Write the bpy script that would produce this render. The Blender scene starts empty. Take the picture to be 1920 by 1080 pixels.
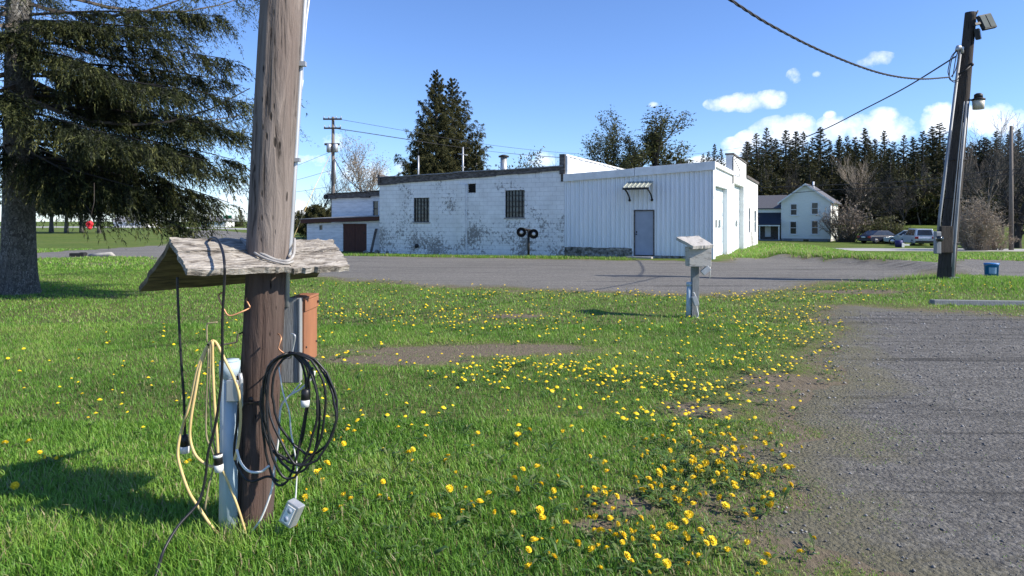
import bpy, bmesh, math, random
import numpy as np
from mathutils import Vector, Matrix

rnd = random.Random(7)
RS = np.random.RandomState(11)
S = bpy.context.scene
COL = S.collection
F, CX, HY, EYE = 1250.0, 960.0, 415.0, 1.56     # calibration of the photograph: focal length in pixels, horizon row, eye height


def P(px, py, Y):
    return Vector(((px - CX) / F * Y, Y, EYE - (py - HY) / F * Y))


def G(px, py):
    Y = EYE * F / (py - HY)
    return ((px - CX) / F * Y, Y)


# ------------------------------------------------------------------ tags, things, meshes
def tag(o, label=None, cat=None, group=None, kind=None):
    if label: o['label'] = label
    if cat: o['category'] = cat
    if group: o['group'] = group
    if kind: o['kind'] = kind
    return o


def thing(name, label, cat, loc=(0, 0, 0), rz=0.0, group=None):
    o = bpy.data.objects.new(name, None)
    COL.objects.link(o)
    o.empty_display_size = 0.2
    o.location = loc
    o.rotation_euler = (0, 0, rz)
    return tag(o, label, cat, group)


def kids(o):
    return [c for c in bpy.data.objects if c.parent is o]


def copy_tree(o, loc=None, rz=None, scale=None, label=None, group=None):
    def cp(s, parent):
        c = s.copy()
        COL.objects.link(c)
        if parent is not None:
            c.parent = parent
        for k in KIDS.get(s.name, ()):
            cp(k, c)
        return c
    c = cp(o, None)
    if loc is not None: c.location = loc
    if rz is not None: c.rotation_euler = (0, 0, rz)
    if scale is not None: c.scale = scale if hasattr(scale, '__len__') else (scale,) * 3
    if label: c['label'] = label
    if group: c['group'] = group
    return c


KIDS = {}


class MB:
    def __init__(s):
        s.v, s.f, s.m, s.sm = [], [], [], []
        s.chunks = []

    def add(s, vs, fs, m=0, smooth=False):
        b = len(s.v)
        s.v.extend([tuple(p) for p in vs])
        for f in fs:
            s.f.append(tuple(b + i for i in f))
            s.m.append(m)
            s.sm.append(smooth)
        return s

    def box(s, a, b, m=0):
        (x0, y0, z0), (x1, y1, z1) = a, b
        x0, x1 = min(x0, x1), max(x0, x1); y0, y1 = min(y0, y1), max(y0, y1); z0, z1 = min(z0, z1), max(z0, z1)
        vs = [(x0, y0, z0), (x1, y0, z0), (x1, y1, z0), (x0, y1, z0), (x0, y0, z1), (x1, y0, z1), (x1, y1, z1), (x0, y1, z1)]
        return s.add(vs, [(0, 3, 2, 1), (4, 5, 6, 7), (0, 1, 5, 4), (1, 2, 6, 5), (2, 3, 7, 6), (3, 0, 4, 7)], m)

    def slab(s, q, t, m=0, n=None):
        q = [Vector(p) for p in q]
        n = Vector(n) if n is not None else (q[1] - q[0]).cross(q[3] - q[0]).normalized()
        r = [p - n * t for p in q]
        return s.add(q + r, [(0, 1, 2, 3), (7, 6, 5, 4), (0, 4, 5, 1), (1, 5, 6, 2), (2, 6, 7, 3), (3, 7, 4, 0)], m)

    def prism(s, poly, d, m=0):
        n = len(poly)
        a = [Vector(p) for p in poly]
        b = [p + Vector(d) for p in a]
        fs = [tuple(range(n - 1, -1, -1)), tuple(range(n, 2 * n))]
        fs += [(i, (i + 1) % n, n + (i + 1) % n, n + i) for i in range(n)]
        return s.add(a + b, fs, m)

    def tube(s, pts, r, sides=6, m=0, cap=True, closed=False):
        pts = [Vector(p) for p in pts]
        n = len(pts)
        rs = [r] * n if not hasattr(r, '__len__') else r
        up = None
        vs, fs = [], []
        for i, p in enumerate(pts):
            t = (pts[min(i + 1, n - 1)] - pts[max(i - 1, 0)])
            if t.length < 1e-9: t = Vector((0, 0, 1))
            t.normalize()
            if up is None:
                up = t.orthogonal().normalized()
            up = up - t * up.dot(t)
            if up.length < 1e-5: up = t.orthogonal()
            up.normalize()
            w = t.cross(up)
            for k in range(sides):
                a = 2 * math.pi * k / sides
                vs.append(p + (up * math.cos(a) + w * math.sin(a)) * rs[i])
        for i in range(n - 1):
            for k in range(sides):
                k2 = (k + 1) % sides
                fs.append((i * sides + k, i * sides + k2, (i + 1) * sides + k2, (i + 1) * sides + k))
        if cap:
            fs.append(tuple(range(sides - 1, -1, -1)))
            fs.append(tuple((n - 1) * sides + k for k in range(sides)))
        return s.add(vs, fs, m, sides > 4)

    def cyl(s, a, b, r, sides=16, m=0):
        return s.tube([a, b], r, sides, m)

    def ball(s, c, r, m=0, seg=10, rings=6):
        c = Vector(c)
        r = Vector(r) if hasattr(r, '__len__') else Vector((r, r, r))
        vs, fs = [], []
        for i in range(rings + 1):
            ph = math.pi * i / rings
            for k in range(seg):
                a = 2 * math.pi * k / seg
                vs.append(c + Vector((r.x * math.sin(ph) * math.cos(a), r.y * math.sin(ph) * math.sin(a), r.z * math.cos(ph))))
        for i in range(rings):
            for k in range(seg):
                fs.append((i * seg + k, (i + 1) * seg + k, (i + 1) * seg + (k + 1) % seg, i * seg + (k + 1) % seg))
        return s.add(vs, fs, m, True)

    def build(s, name, mats, parent=None, world=True, bevel=0, sub=None):
        me = bpy.data.meshes.new(name)
        me.from_pydata([tuple(v) for v in s.v], [], s.f)
        if not isinstance(mats, (list, tuple)): mats = [mats]
        for m in mats: me.materials.append(m)
        me.polygons.foreach_set('material_index', s.m)
        me.polygons.foreach_set('use_smooth', s.sm)
        return link(name, me, parent, world, bevel)


def root_of(o):
    while o.parent is not None: o = o.parent
    return o


def link(name, me, parent=None, world=True, bevel=0):
    if parent is not None and world:
        r = root_of(parent)
        M = Matrix.Translation(r.location) @ r.rotation_euler.to_matrix().to_4x4()
        me.transform(M.inverted())
    o = bpy.data.objects.new(name, me)
    COL.objects.link(o)
    if parent is not None:
        o.parent = parent
        KIDS.setdefault(parent.name, []).append(o)
    if bevel:
        b = o.modifiers.new('bevel', 'BEVEL')
        b.width = bevel; b.segments = 2; b.limit_method = 'ANGLE'; b.angle_limit = math.radians(40)
    me.update()
    return o


def centre(o):
    """move a top-level mesh's origin to the middle of its base"""
    n = len(o.data.vertices)
    a = np.empty(n * 3, np.float32); o.data.vertices.foreach_get('co', a); a = a.reshape(-1, 3)
    c = Vector(((a[:, 0].min() + a[:, 0].max()) / 2, (a[:, 1].min() + a[:, 1].max()) / 2, a[:, 2].min()))
    o.data.transform(Matrix.Translation(-c.to_3d()))
    o.location = c
    return o


def np_mesh(name, v, faces_flat, n_per_face, mats, attrs=None, parent=None, world=True, smooth=False, mi=None):
    """v (n,3), faces_flat index array with faces of the given sizes"""
    me = bpy.data.meshes.new(name)
    v = np.asarray(v, np.float32)
    me.vertices.add(len(v)); me.vertices.foreach_set('co', v.ravel())
    ff = np.asarray(faces_flat, np.int32).ravel()
    npf = np.asarray(n_per_face, np.int32).ravel()
    me.loops.add(len(ff)); me.loops.foreach_set('vertex_index', ff)
    me.polygons.add(len(npf))
    st = np.zeros(len(npf), np.int32); st[1:] = np.cumsum(npf)[:-1]
    me.polygons.foreach_set('loop_start', st)
    me.polygons.foreach_set('loop_total', npf)
    if smooth: me.polygons.foreach_set('use_smooth', np.ones(len(npf), bool))
    for m in (mats if isinstance(mats, (list, tuple)) else [mats]): me.materials.append(m)
    if mi is not None: me.polygons.foreach_set('material_index', np.asarray(mi, np.int32))
    for k, a in (attrs or {}).items():
        at = me.attributes.new(k, 'FLOAT', 'POINT')
        at.data.foreach_set('value', np.asarray(a, np.float32))
    me.update(calc_edges=True)
    return link(name, me, parent, world)


# ------------------------------------------------------------------ materials
def nodes(name):
    m = bpy.data.materials.new(name)
    m.use_nodes = True
    nt = m.node_tree
    b = nt.nodes['Principled BSDF']
    return m, nt, b


def N(nt, typ, ins=None, **kw):
    n = nt.nodes.new(typ)
    for k, v in kw.items(): setattr(n, k, v)
    for k, v in (ins or {}).items():
        if isinstance(v, bpy.types.NodeSocket): nt.links.new(v, n.inputs[k])
        else: n.inputs[k].default_value = v
    return n


def ramp(nt, fac, stops):
    r = nt.nodes.new('ShaderNodeValToRGB')
    nt.links.new(fac, r.inputs[0])
    e = r.color_ramp.elements
    while len(e) < len(stops): e.new(0.5)
    for i, (p, c) in enumerate(stops):
        e[i].position = p
        e[i].color = (c, c, c, 1) if not hasattr(c, '__len__') else (*c, 1)
    return r.outputs[0]


def mix(nt, f, a, b, blend='MIX'):
    n = nt.nodes.new('ShaderNodeMix'); n.data_type = 'RGBA'; n.blend_type = blend
    for s, v in ((n.inputs[0], f), (n.inputs[6], a), (n.inputs[7], b)):
        if isinstance(v, bpy.types.NodeSocket): nt.links.new(v, s)
        elif hasattr(v, '__len__'): s.default_value = (*v, 1) if len(v) == 3 else v
        else: s.default_value = v
    return n.outputs[2]


def coords(nt, scale=(1, 1, 1), kind='Object', rot=0.0):
    t = nt.nodes.new('ShaderNodeTexCoord')
    mp = N(nt, 'ShaderNodeMapping', {'Vector': t.outputs[kind], 'Scale': scale, 'Rotation': (0, 0, rot)})
    return mp.outputs[0]


def noise(nt, vec, scale, detail=4, rough=.55, dist=0):
    return N(nt, 'ShaderNodeTexNoise', {'Vector': vec, 'Scale': scale, 'Detail': detail, 'Roughness': rough, 'Distortion': dist}).outputs[0]


def math_(nt, op, a, b=0.0, clamp=False):
    n = nt.nodes.new('ShaderNodeMath'); n.operation = op; n.use_clamp = clamp
    for i, v in enumerate((a, b)):
        if isinstance(v, bpy.types.NodeSocket): nt.links.new(v, n.inputs[i])
        else: n.inputs[i].default_value = v
    return n.outputs[0]


def bump(nt, b, h, strength=.4, dist=.01):
    n = N(nt, 'ShaderNodeBump', {'Height': h, 'Strength': strength, 'Distance': dist})
    nt.links.new(n.outputs[0], b.inputs['Normal'])


def mat(name, c1, c2=None, scale=6, rough=.75, stretch=(1, 1, 1), bscale=None, bstr=.3, bdist=.005, metal=0, lo=.35, hi=.65, spec=.4):
    m, nt, b = nodes(name)
    v = coords(nt, stretch)
    if c2 is None: c2 = tuple(x * .8 for x in c1)
    col = ramp(nt, noise(nt, v, scale, 5, .6), [(lo, c1), (hi, c2)])
    nt.links.new(col, b.inputs['Base Color'])
    b.inputs['Roughness'].default_value = rough
    b.inputs['Metallic'].default_value = metal
    b.inputs['Specular IOR Level'].default_value = spec
    if bscale: bump(nt, b, noise(nt, v, bscale, 5, .65), bstr, bdist)
    return m


def leafmat(name, stops, trans=.3, rough=.6):
    """foliage: colour by the per-leaf attribute 'tint', some light let through"""
    m, nt, b = nodes(name)
    a = N(nt, 'ShaderNodeAttribute', attribute_name='tint')
    c = ramp(nt, a.outputs['Fac'], stops)
    nt.links.new(c, b.inputs['Base Color'])
    b.inputs['Roughness'].default_value = rough
    b.inputs['Specular IOR Level'].default_value = .3
    t = N(nt, 'ShaderNodeBsdfTranslucent', {'Color': c})
    mx = N(nt, 'ShaderNodeMixShader', {0: trans, 1: b.outputs[0], 2: t.outputs[0]})
    nt.links.new(mx.outputs[0], nt.nodes['Material Output'].inputs[0])
    return m


M = {}
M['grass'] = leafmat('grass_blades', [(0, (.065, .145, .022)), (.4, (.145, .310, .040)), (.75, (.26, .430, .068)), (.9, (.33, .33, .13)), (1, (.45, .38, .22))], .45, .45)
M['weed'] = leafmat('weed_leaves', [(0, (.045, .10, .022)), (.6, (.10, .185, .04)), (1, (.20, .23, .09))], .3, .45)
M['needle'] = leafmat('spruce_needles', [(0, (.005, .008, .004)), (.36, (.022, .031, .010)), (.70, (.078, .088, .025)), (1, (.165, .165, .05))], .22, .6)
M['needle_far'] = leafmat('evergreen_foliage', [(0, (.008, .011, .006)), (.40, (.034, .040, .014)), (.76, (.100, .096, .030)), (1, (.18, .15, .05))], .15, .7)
M['bud'] = leafmat('budding_leaves', [(0, (.06, .055, .02)), (.6, (.10, .10, .035)), (1, (.16, .15, .06))], .3, .6)
M['tanleaf'] = leafmat('dry_brush', [(0, (.20, .155, .11)), (.6, (.34, .27, .20)), (1, (.46, .38, .28))], .2, .8)
M['bark'] = mat('spruce_bark', (.20, .185, .165), (.06, .055, .05), 14, .9, (1, 1, .5), 22, .9, .03)
M['twig'] = mat('bare_twig', (.15, .125, .10), (.085, .07, .06), 8, .9)
M['twig_pale'] = mat('pale_twig', (.36, .30, .235), (.23, .19, .145), 8, .9)
M['twig_dark'] = mat('dark_twig', (.055, .048, .040), (.025, .022, .02), 8, .9)
M['petal'] = mat('dandelion_petals', (.82, .60, .012), (.76, .50, .008), 60, .6)
M['stem'] = mat('dandelion_stem', (.12, .20, .05), (.18, .16, .07), 20, .6)
M['black'] = mat('black_rubber', (.012, .012, .014), (.02, .02, .022), 30, .42, bscale=120, bstr=.1)
M['yellowcord'] = mat('cream_yellow_cord', (.72, .53, .24), (.55, .40, .17), 12, .5, (1, 1, .4))
M['oldcord'] = mat('faded_cord', (.30, .26, .15), (.22, .19, .11), 20, .6)
M['white'] = mat('white_plastic', (.75, .75, .72), (.62, .62, .60), 9, .45)
M['pvc'] = mat('pale_blue_pvc', (.42, .52, .58), (.32, .41, .46), 4, .5, (1, 1, .35))
M['galv'] = mat('galvanised_steel', (.50, .51, .51), (.36, .37, .38), 8, .45, (1, 1, .2), metal=.5)
M['copper'] = mat('copper_rod', (.55, .28, .15), (.38, .19, .10), 20, .45, metal=.4)
M['darkrod'] = mat('dark_iron_rod', (.05, .035, .03), (.03, .025, .02), 20, .6)
M['orange'] = mat('faded_orange_paint', (.33, .14, .070), (.22, .095, .050), 7, .6, (1, 1, .3), 30, .15)
M['greyboard'] = mat('grey_weathered_board', (.27, .28, .28), (.15, .155, .155), 8, .85, (12, 12, 1), 12, .5, .01)
M['iron'] = mat('black_iron', (.015, .015, .015), (.03, .028, .026), 10, .6)
M['glassdark'] = mat('dark_glass', (.02, .025, .03), (.035, .04, .045), 3, .12, spec=.6)
M['chrome'] = mat('bright_metal', (.6, .6, .6), (.5, .5, .5), 4, .25, metal=.9)
M['rubber'] = mat('tyre_rubber', (.015, .015, .015), (.025, .025, .025), 20, .8)
M['red'] = mat('bright_red_cloth', (.75, .03, .04), (.6, .02, .03), 12, .6)
M['taillight'] = mat('red_lens', (.35, .01, .01), (.28, .01, .01), 6, .2)
M['blueplastic'] = mat('blue_plastic', (.02, .20, .55), (.015, .15, .42), 5, .4)
M['label'] = mat('pale_blue_label', (.30, .45, .60), (.22, .38, .55), 14, .5)
M['rust'] = mat('brown_boards', (.105, .040, .026), (.06, .024, .018), 5, .8, (8, 8, .6), 8, .5, .01)
M['roofdark'] = mat('tarred_roof_edge', (.05, .044, .04), (.17, .15, .135), 5, .85, (1, 1, 3), 12, .6, .03)
M['roofgrey'] = mat('grey_roofing', (.30, .30, .31), (.20, .20, .21), 3, .8)
M['greydoor'] = mat('grey_painted_door', (.34, .38, .46), (.29, .33, .40), 2, .55)
M['offwhite'] = mat('white_trim', (.82, .82, .80), (.68, .68, .66), 3, .6)  # one off-white for trim and fittings, whichever way they face
M['paleboard'] = mat('pale_weathered_board', (.44, .415, .375), (.19, .175, .155), 9, .9, (1, 1, 2.5), 14, .6, .01, lo=.52, hi=.72)
M['garagedoor'] = mat('garage_door_paint', (.72, .78, .78), (.62, .68, .68), 2, .55)
M['stone'] = mat('mossy_foundation', (.40, .38, .34), (.07, .07, .05), 7, .95, bscale=14, bstr=1, bdist=.05)
M['concrete'] = mat('worn_concrete', (.42, .40, .36), (.30, .28, .25), 6, .9, bscale=40, bstr=.4)
M['shingle'] = mat('house_shingles', (.13, .13, .145), (.09, .09, .10), 8, .9, (1, 1, 3))
M['porchroof'] = mat('dark_porch_roof', (.02, .024, .035), (.03, .034, .045), 4, .6)
M['carsilver'] = mat('silver_car_paint', (.60, .63, .66), (.58, .61, .64), 2, .22, metal=.3)
M['cardark'] = mat('dark_blue_car_paint', (.02, .025, .045), (.025, .03, .05), 2, .2)
M['carpale'] = mat('pale_green_car_paint', (.42, .47, .45), (.40, .45, .43), 2, .25)
M['green_sign'] = mat('green_sign_face', (.01, .16, .07), (.01, .13, .06), 4, .4)
M['awning'] = mat('awning_metal', (.40, .42, .36), (.22, .24, .20), 8, .6, (1, 1, 1), metal=.2)
M['cable'] = mat('black_cable', (.02, .02, .024), (.03, .03, .034), 4, .7)
M['polegrey'] = mat('grey_utility_wood', (.21, .18, .155), (.12, .10, .09), 6, .9, (8, 8, .5))
M['cream'] = mat('cream_lamp_drum', (.60, .55, .42), (.5, .46, .36), 5, .5)
M['led'] = mat('floodlight_glass', (.13, .15, .145), (.09, .105, .10), 3, .7, spec=.1)


def wood_pole_mat(name, pale, dark, deep, zs=1.3, red=None):
    m, nt, b = nodes(name)
    v = coords(nt, (24, 24, zs * 1.5))
    g1 = noise(nt, v, 1.0, 6, .62, 1.2)
    v2 = coords(nt, (9, 9, .8))
    g2 = noise(nt, v2, 1.0, 4, .5, .6)
    vk = coords(nt, (34, 34, 8))
    kn = N(nt, 'ShaderNodeTexVoronoi', {'Vector': vk, 'Scale': 1.0}).outputs['Distance']
    hole = ramp(nt, math_(nt, 'ADD', kn, math_(nt, 'MULTIPLY', math_(nt, 'SUBTRACT', g2, .5), .9)), [(.03, 1.0), (.13, 0.0)])
    crack = ramp(nt, g1, [(.32, 1.0), (.42, 0.0)])
    col = ramp(nt, g1, [(.30, dark), (.48, tuple((a + c) / 2 for a, c in zip(pale, dark))), (.68, pale)])
    col = mix(nt, ramp(nt, g2, [(.42, 0.0), (.66, .65)]), col, red or dark)
    col = mix(nt, crack, col, deep)
    col = mix(nt, math_(nt, 'MULTIPLY', hole, .9), col, deep)
    nt.links.new(col, b.inputs['Base Color'])
    b.inputs['Roughness'].default_value = .9
    b.inputs['Specular IOR Level'].default_value = .2
    h = math_(nt, 'SUBTRACT', g1, math_(nt, 'MULTIPLY', hole, .5))
    bump(nt, b, h, .9, .02)
    return m


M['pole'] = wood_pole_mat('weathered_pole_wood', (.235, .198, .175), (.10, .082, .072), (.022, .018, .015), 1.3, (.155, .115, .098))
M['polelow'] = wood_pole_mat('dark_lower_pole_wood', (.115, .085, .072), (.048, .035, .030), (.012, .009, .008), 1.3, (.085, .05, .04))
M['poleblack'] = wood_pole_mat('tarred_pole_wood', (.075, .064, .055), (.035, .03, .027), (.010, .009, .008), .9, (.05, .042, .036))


def roofboard_mat():
    m, nt, b = nodes('peeling_weathered_board')
    v = coords(nt, (1, 1, 1))
    # grain runs along the local X of the board (the board objects are turned that way)
    vs = coords(nt, (5, 60, 60))
    g = noise(nt, vs, 1, 6, .65, 1.0)
    vp = coords(nt, (10, 28, 28))
    p = noise(nt, vp, 1, 6, .7, .8)
    col = ramp(nt, p, [(.36, (.085, .072, .058)), (.45, (.23, .20, .165)), (.55, (.38, .345, .295)), (.74, (.52, .485, .43))])
    col = mix(nt, ramp(nt, g, [(.34, .85), (.43, 0.0)]), col, (.055, .047, .04))
    nt.links.new(col, b.inputs['Base Color'])
    b.inputs['Roughness'].default_value = .92
    bump(nt, b, math_(nt, 'ADD', g, p), .8, .012)
    return m


M['roofboard'] = roofboard_mat()
M['boardunder'] = mat('stained_board_underside', (.20, .155, .085), (.06, .045, .03), 3, .9, (2, 14, 14), 9, .4, .008)


def block_mat():
    """white painted concrete block, paint flaking"""
    m, nt, b = nodes('painted_block_wall')
    t = nt.nodes.new('ShaderNodeTexCoord')
    sp = N(nt, 'ShaderNodeSeparateXYZ', {0: t.outputs['Object']})
    ax = math_(nt, 'ADD', sp.outputs[0], sp.outputs[1])
    cv = N(nt, 'ShaderNodeCombineXYZ', {0: ax, 1: sp.outputs[2], 2: 0.0}).outputs[0]
    br = N(nt, 'ShaderNodeTexBrick', {'Vector': cv, 'Color1': (1, 1, 1, 1), 'Color2': (.9, .9, .9, 1), 'Mortar': (0, 0, 0, 1), 'Scale': 1.0,
                                     'Mortar Size': .012, 'Mortar Smooth': .3, 'Brick Width': .42, 'Row Height': .21})
    base = mix(nt, ramp(nt, noise(nt, cv, 1.6, 6, .7), [(.35, 0.0), (.62, 1.0)]), (.74, .73, .70), (.89, .88, .85))
    base = mix(nt, math_(nt, 'MULTIPLY', br.outputs['Fac'], .34), base, (.42, .41, .40))
    # flaking: own irregular shape; rows of blocks lose paint in patches, most in the lower courses
    big = noise(nt, cv, .55, 3, .5)
    fine = noise(nt, N(nt, 'ShaderNodeMapping', {'Vector': cv, 'Scale': (1, .75, 1)}).outputs[0], 8.5, 8, .74)
    hgt = N(nt, 'ShaderNodeMapRange', {0: sp.outputs[2], 1: .1, 2: 2.8, 3: .085, 4: -.05}).outputs[0]
    k = math_(nt, 'ADD', math_(nt, 'ADD', fine, math_(nt, 'MULTIPLY', math_(nt, 'SUBTRACT', big, .5), .9)), hgt)
    k = math_(nt, 'ADD', k, math_(nt, 'MULTIPLY', br.outputs['Fac'], .05))
    peel = ramp(nt, k, [(.58, 0.0), (.675, 1.0)])
    under = mix(nt, noise(nt, cv, 14, 4, .6), (.08, .074, .066), (.26, .24, .215))
    col = mix(nt, math_(nt, 'MULTIPLY', peel, .85), base, under)
    nt.links.new(col, b.inputs['Base Color'])
    b.inputs['Roughness'].default_value = .8
    hh = math_(nt, 'SUBTRACT', math_(nt, 'MULTIPLY', br.outputs['Fac'], -1.0), math_(nt, 'MULTIPLY', peel, .4))
    bump(nt, b, hh, .5, .02)
    return m


M['block'] = block_mat()


def siding_mat(name, c1, c2, step=.14):
    m, nt, b = nodes(name)
    t = nt.nodes.new('ShaderNodeTexCoord')
    sp = N(nt, 'ShaderNodeSeparateXYZ', {0: t.outputs['Object']})
    fr = math_(nt, 'FRACT', math_(nt, 'DIVIDE', sp.outputs[2], step))
    line = ramp(nt, fr, [(.0, 1.0), (.12, 0.0)])
    n1 = noise(nt, coords(nt, (1, 1, 4)), 2.5, 5, .65)
    col = ramp(nt, n1, [(.35, c1), (.68, c2)])
    col = mix(nt, math_(nt, 'MULTIPLY', line, .45), col, (.25, .26, .27))
    nt.links.new(col, b.inputs['Base Color'])
    b.inputs['Roughness'].default_value = .7
    bump(nt, b, fr, .5, .02)
    return m


M['housesiding'] = siding_mat('house_clapboard', (.87, .87, .80), (.78, .78, .72), .16)
M['annexsiding'] = siding_mat('annexe_boards', (.80, .81, .82), (.60, .62, .63), .30)


def clad_mat():
    m, nt, b = nodes('white_ribbed_cladding')
    v = coords(nt, (4, 4, .35))
    col = ramp(nt, noise(nt, v, 1.2, 5, .6), [(.3, (.74, .78, .80)), (.7, (.86, .87, .87))])
    st = ramp(nt, noise(nt, coords(nt, (1, 1, .5)), 2.2, 6, .75), [(.66, 0.0), (.78, .35)])
    col = mix(nt, st, col, (.34, .33, .30))
    nt.links.new(col, b.inputs['Base Color'])
    b.inputs['Roughness'].default_value = .5
    return m


M['clad'] = clad_mat()


def ground_mat():
    m, nt, b = nodes('lawn_ground')
    v = coords(nt)
    far = N(nt, 'ShaderNodeAttribute', attribute_name='far').outputs['Fac']
    bare = N(nt, 'ShaderNodeAttribute', attribute_name='bare').outputs['Fac']
    n1 = noise(nt, v, .18, 5, .6)
    n2 = noise(nt, v, 3.0, 6, .7)
    n3 = noise(nt, coords(nt, (1, .35, 1)), 22, 5, .75)
    thatch = mix(nt, n3, (.05, .07, .02), (.17, .17, .07))
    gfar = ramp(nt, n1, [(.3, (.105, .165, .030)), (.5, (.150, .200, .040)), (.7, (.195, .21, .058))])
    gfar = mix(nt, ramp(nt, n2, [(.35, .6), (.65, 0.0)]), gfar, (.045, .075, .014))
    gfar = mix(nt, ramp(nt, n3, [(.4, .45), (.62, 0.0)]), gfar, (.03, .05, .012))
    soil = mix(nt, n3, (.075, .060, .042), (.23, .19, .135))
    c = mix(nt, far, thatch, gfar)
    bm = math_(nt, 'ADD', bare, math_(nt, 'MULTIPLY', math_(nt, 'SUBTRACT', noise(nt, v, 5.5, 7, .8), .5), 1.5), True)
    bm = ramp(nt, bm, [(.35, 0.0), (.6, 1.0)])
    c = mix(nt, bm, c, soil)
    nt.links.new(c, b.inputs['Base Color'])
    b.inputs['Roughness'].default_value = .95
    b.inputs['Specular IOR Level'].default_value = .1
    bump(nt, b, n3, .8, .03)
    return m


def gravel_mat(name, c_lo, c_mid, c_hi, brown=(.20, .168, .118)):
    m, nt, b = nodes(name)
    v = coords(nt)
    edge = N(nt, 'ShaderNodeAttribute', attribute_name='edge').outputs['Fac']
    fine = noise(nt, v, 30, 6, .85)
    vo = N(nt, 'ShaderNodeTexVoronoi', {'Vector': v, 'Scale': 38.0, 'Randomness': 1.0})
    cell = N(nt, 'ShaderNodeSeparateColor', {0: vo.outputs['Color']}).outputs[0]
    big = noise(nt, v, .35, 5, .6)
    trk = noise(nt, coords(nt, (.07, 2.3, 1), rot=-.13), 1.5, 7, .68, .9)
    col = ramp(nt, fine, [(.34, c_lo), (.5, c_mid), (.66, c_hi)])
    col = mix(nt, .45, col, mix(nt, cell, c_lo, c_hi))
    mid = noise(nt, v, 9, 4, .7)
    col = mix(nt, ramp(nt, mid, [(.36, .55), (.52, 0.0)]), col, tuple(x * .62 for x in c_mid))
    col = mix(nt, ramp(nt, mid, [(.55, 0.0), (.72, .45)]), col, c_hi)
    stk = noise(nt, coords(nt, (.5, 7, 1), rot=-.10), 1.3, 5, .7)
    col = mix(nt, ramp(nt, stk, [(.36, .5), (.50, 0.0)]), col, tuple(x * .55 for x in c_mid))
    col = mix(nt, ramp(nt, big, [(.35, .35), (.65, 0.0)]), col, tuple(x * .75 for x in c_mid))
    col = mix(nt, ramp(nt, trk, [(.36, .75), (.45, 0.0)]), col, tuple(x * .7 for x in c_lo))
    col = mix(nt, ramp(nt, trk, [(.58, 0.0), (.75, .35)]), col, c_hi)
    sp = ramp(nt, noise(nt, v, 60, 2, .5), [(.72, 0.0), (.78, .8)])
    col = mix(nt, sp, col, tuple(min(.6, x * 1.7) for x in c_hi))
    eb = math_(nt, 'ADD', edge, math_(nt, 'MULTIPLY', math_(nt, 'SUBTRACT', noise(nt, v, 2.2, 6, .7), .5), .9), True)
    col = mix(nt, ramp(nt, eb, [(.4, 0.0), (.8, .7)]), col, mix(nt, fine, brown, (.12, .125, .055)))
    nt.links.new(col, b.inputs['Base Color'])
    b.inputs['Roughness'].default_value = .92
    b.inputs['Specular IOR Level'].default_value = .2
    h = math_(nt, 'ADD', math_(nt, 'MULTIPLY', fine, .5), math_(nt, 'ADD', math_(nt, 'ADD', math_(nt, 'MULTIPLY', vo.outputs['Distance'], -.55), math_(nt, 'MULTIPLY', noise(nt, v, 95, 3, .6), .4)), math_(nt, 'MULTIPLY', trk, 1.2)))
    h = math_(nt, 'ADD', h, math_(nt, 'MULTIPLY', math_(nt, 'ADD', mid, stk), .5))
    bump(nt, b, h, .95, .034)
    return m


M['ground'] = ground_mat()
M['lot'] = gravel_mat('parking_lot_gravel', (.040, .038, .0345), (.150, .143, .130), (.325, .311, .283))
M['drive'] = gravel_mat('driveway_gravel', (.075, .071, .064), (.195, .185, .165), (.36, .338, .302))
M['road'] = mat('worn_road_asphalt', (.40, .39, .37), (.33, .32, .30), .8, .9, bscale=40, bstr=.3)


# ------------------------------------------------------------------ terrain
def ss(a, b, x):
    t = np.clip((x - a) / (b - a), 0, 1)
    return t * t * (3 - 2 * t)


_H = np.random.RandomState(5).rand(256, 256).astype(np.float32)


def vnoise(x, y, s, octs=3):
    out = np.zeros(np.shape(x), np.float64); amp = 1; tot = 0
    x = np.asarray(x, np.float64) * s; y = np.asarray(y, np.float64) * s
    for o in range(octs):
        xi = np.floor(x).astype(int); yi = np.floor(y).astype(int)
        fx = x - xi; fy = y - yi
        fx = fx * fx * (3 - 2 * fx); fy = fy * fy * (3 - 2 * fy)
        a = _H[xi & 255, yi & 255]; b_ = _H[(xi + 1) & 255, yi & 255]; c = _H[xi & 255, (yi + 1) & 255]; d = _H[(xi + 1) & 255, (yi + 1) & 255]
        out += amp * ((a * (1 - fx) + b_ * fx) * (1 - fy) + (c * (1 - fx) + d * fx) * fy)
        tot += amp; amp *= .5; x = x * 2.03 + 17.3; y = y * 2.03 + 9.1
    return out / tot


def seg_d(x, y, pts):
    d = np.full(np.shape(x), 1e9)
    for (ax, ay), (bx, by) in zip(pts[:-1], pts[1:]):
        dx, dy = bx - ax, by - ay
        L = dx * dx + dy * dy + 1e-12
        t = np.clip(((x - ax) * dx + (y - ay) * dy) / L, 0, 1)
        d = np.minimum(d, (x - ax - t * dx) ** 2 + (y - ay - t * dy) ** 2)
    return np.sqrt(d)


def sdf(x, y, poly):
    """signed distance, positive inside"""
    x = np.asarray(x, np.float64); y = np.asarray(y, np.float64)
    d = seg_d(x, y, poly + poly[:1])
    ins = np.zeros(np.shape(x), bool)
    n = len(poly)
    for i in range(n):
        ax, ay = poly[i]; bx, by = poly[(i + 1) % n]
        c = ((ay > y) != (by > y)) & (x < (bx - ax) * (y - ay) / (by - ay + 1e-12) + ax)
        ins ^= c
    return np.where(ins, d, -d)


BERM = [G(1425, 481), G(1500, 487), G(1600, 494), G(1700, 501), G(1745, 505)]


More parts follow.
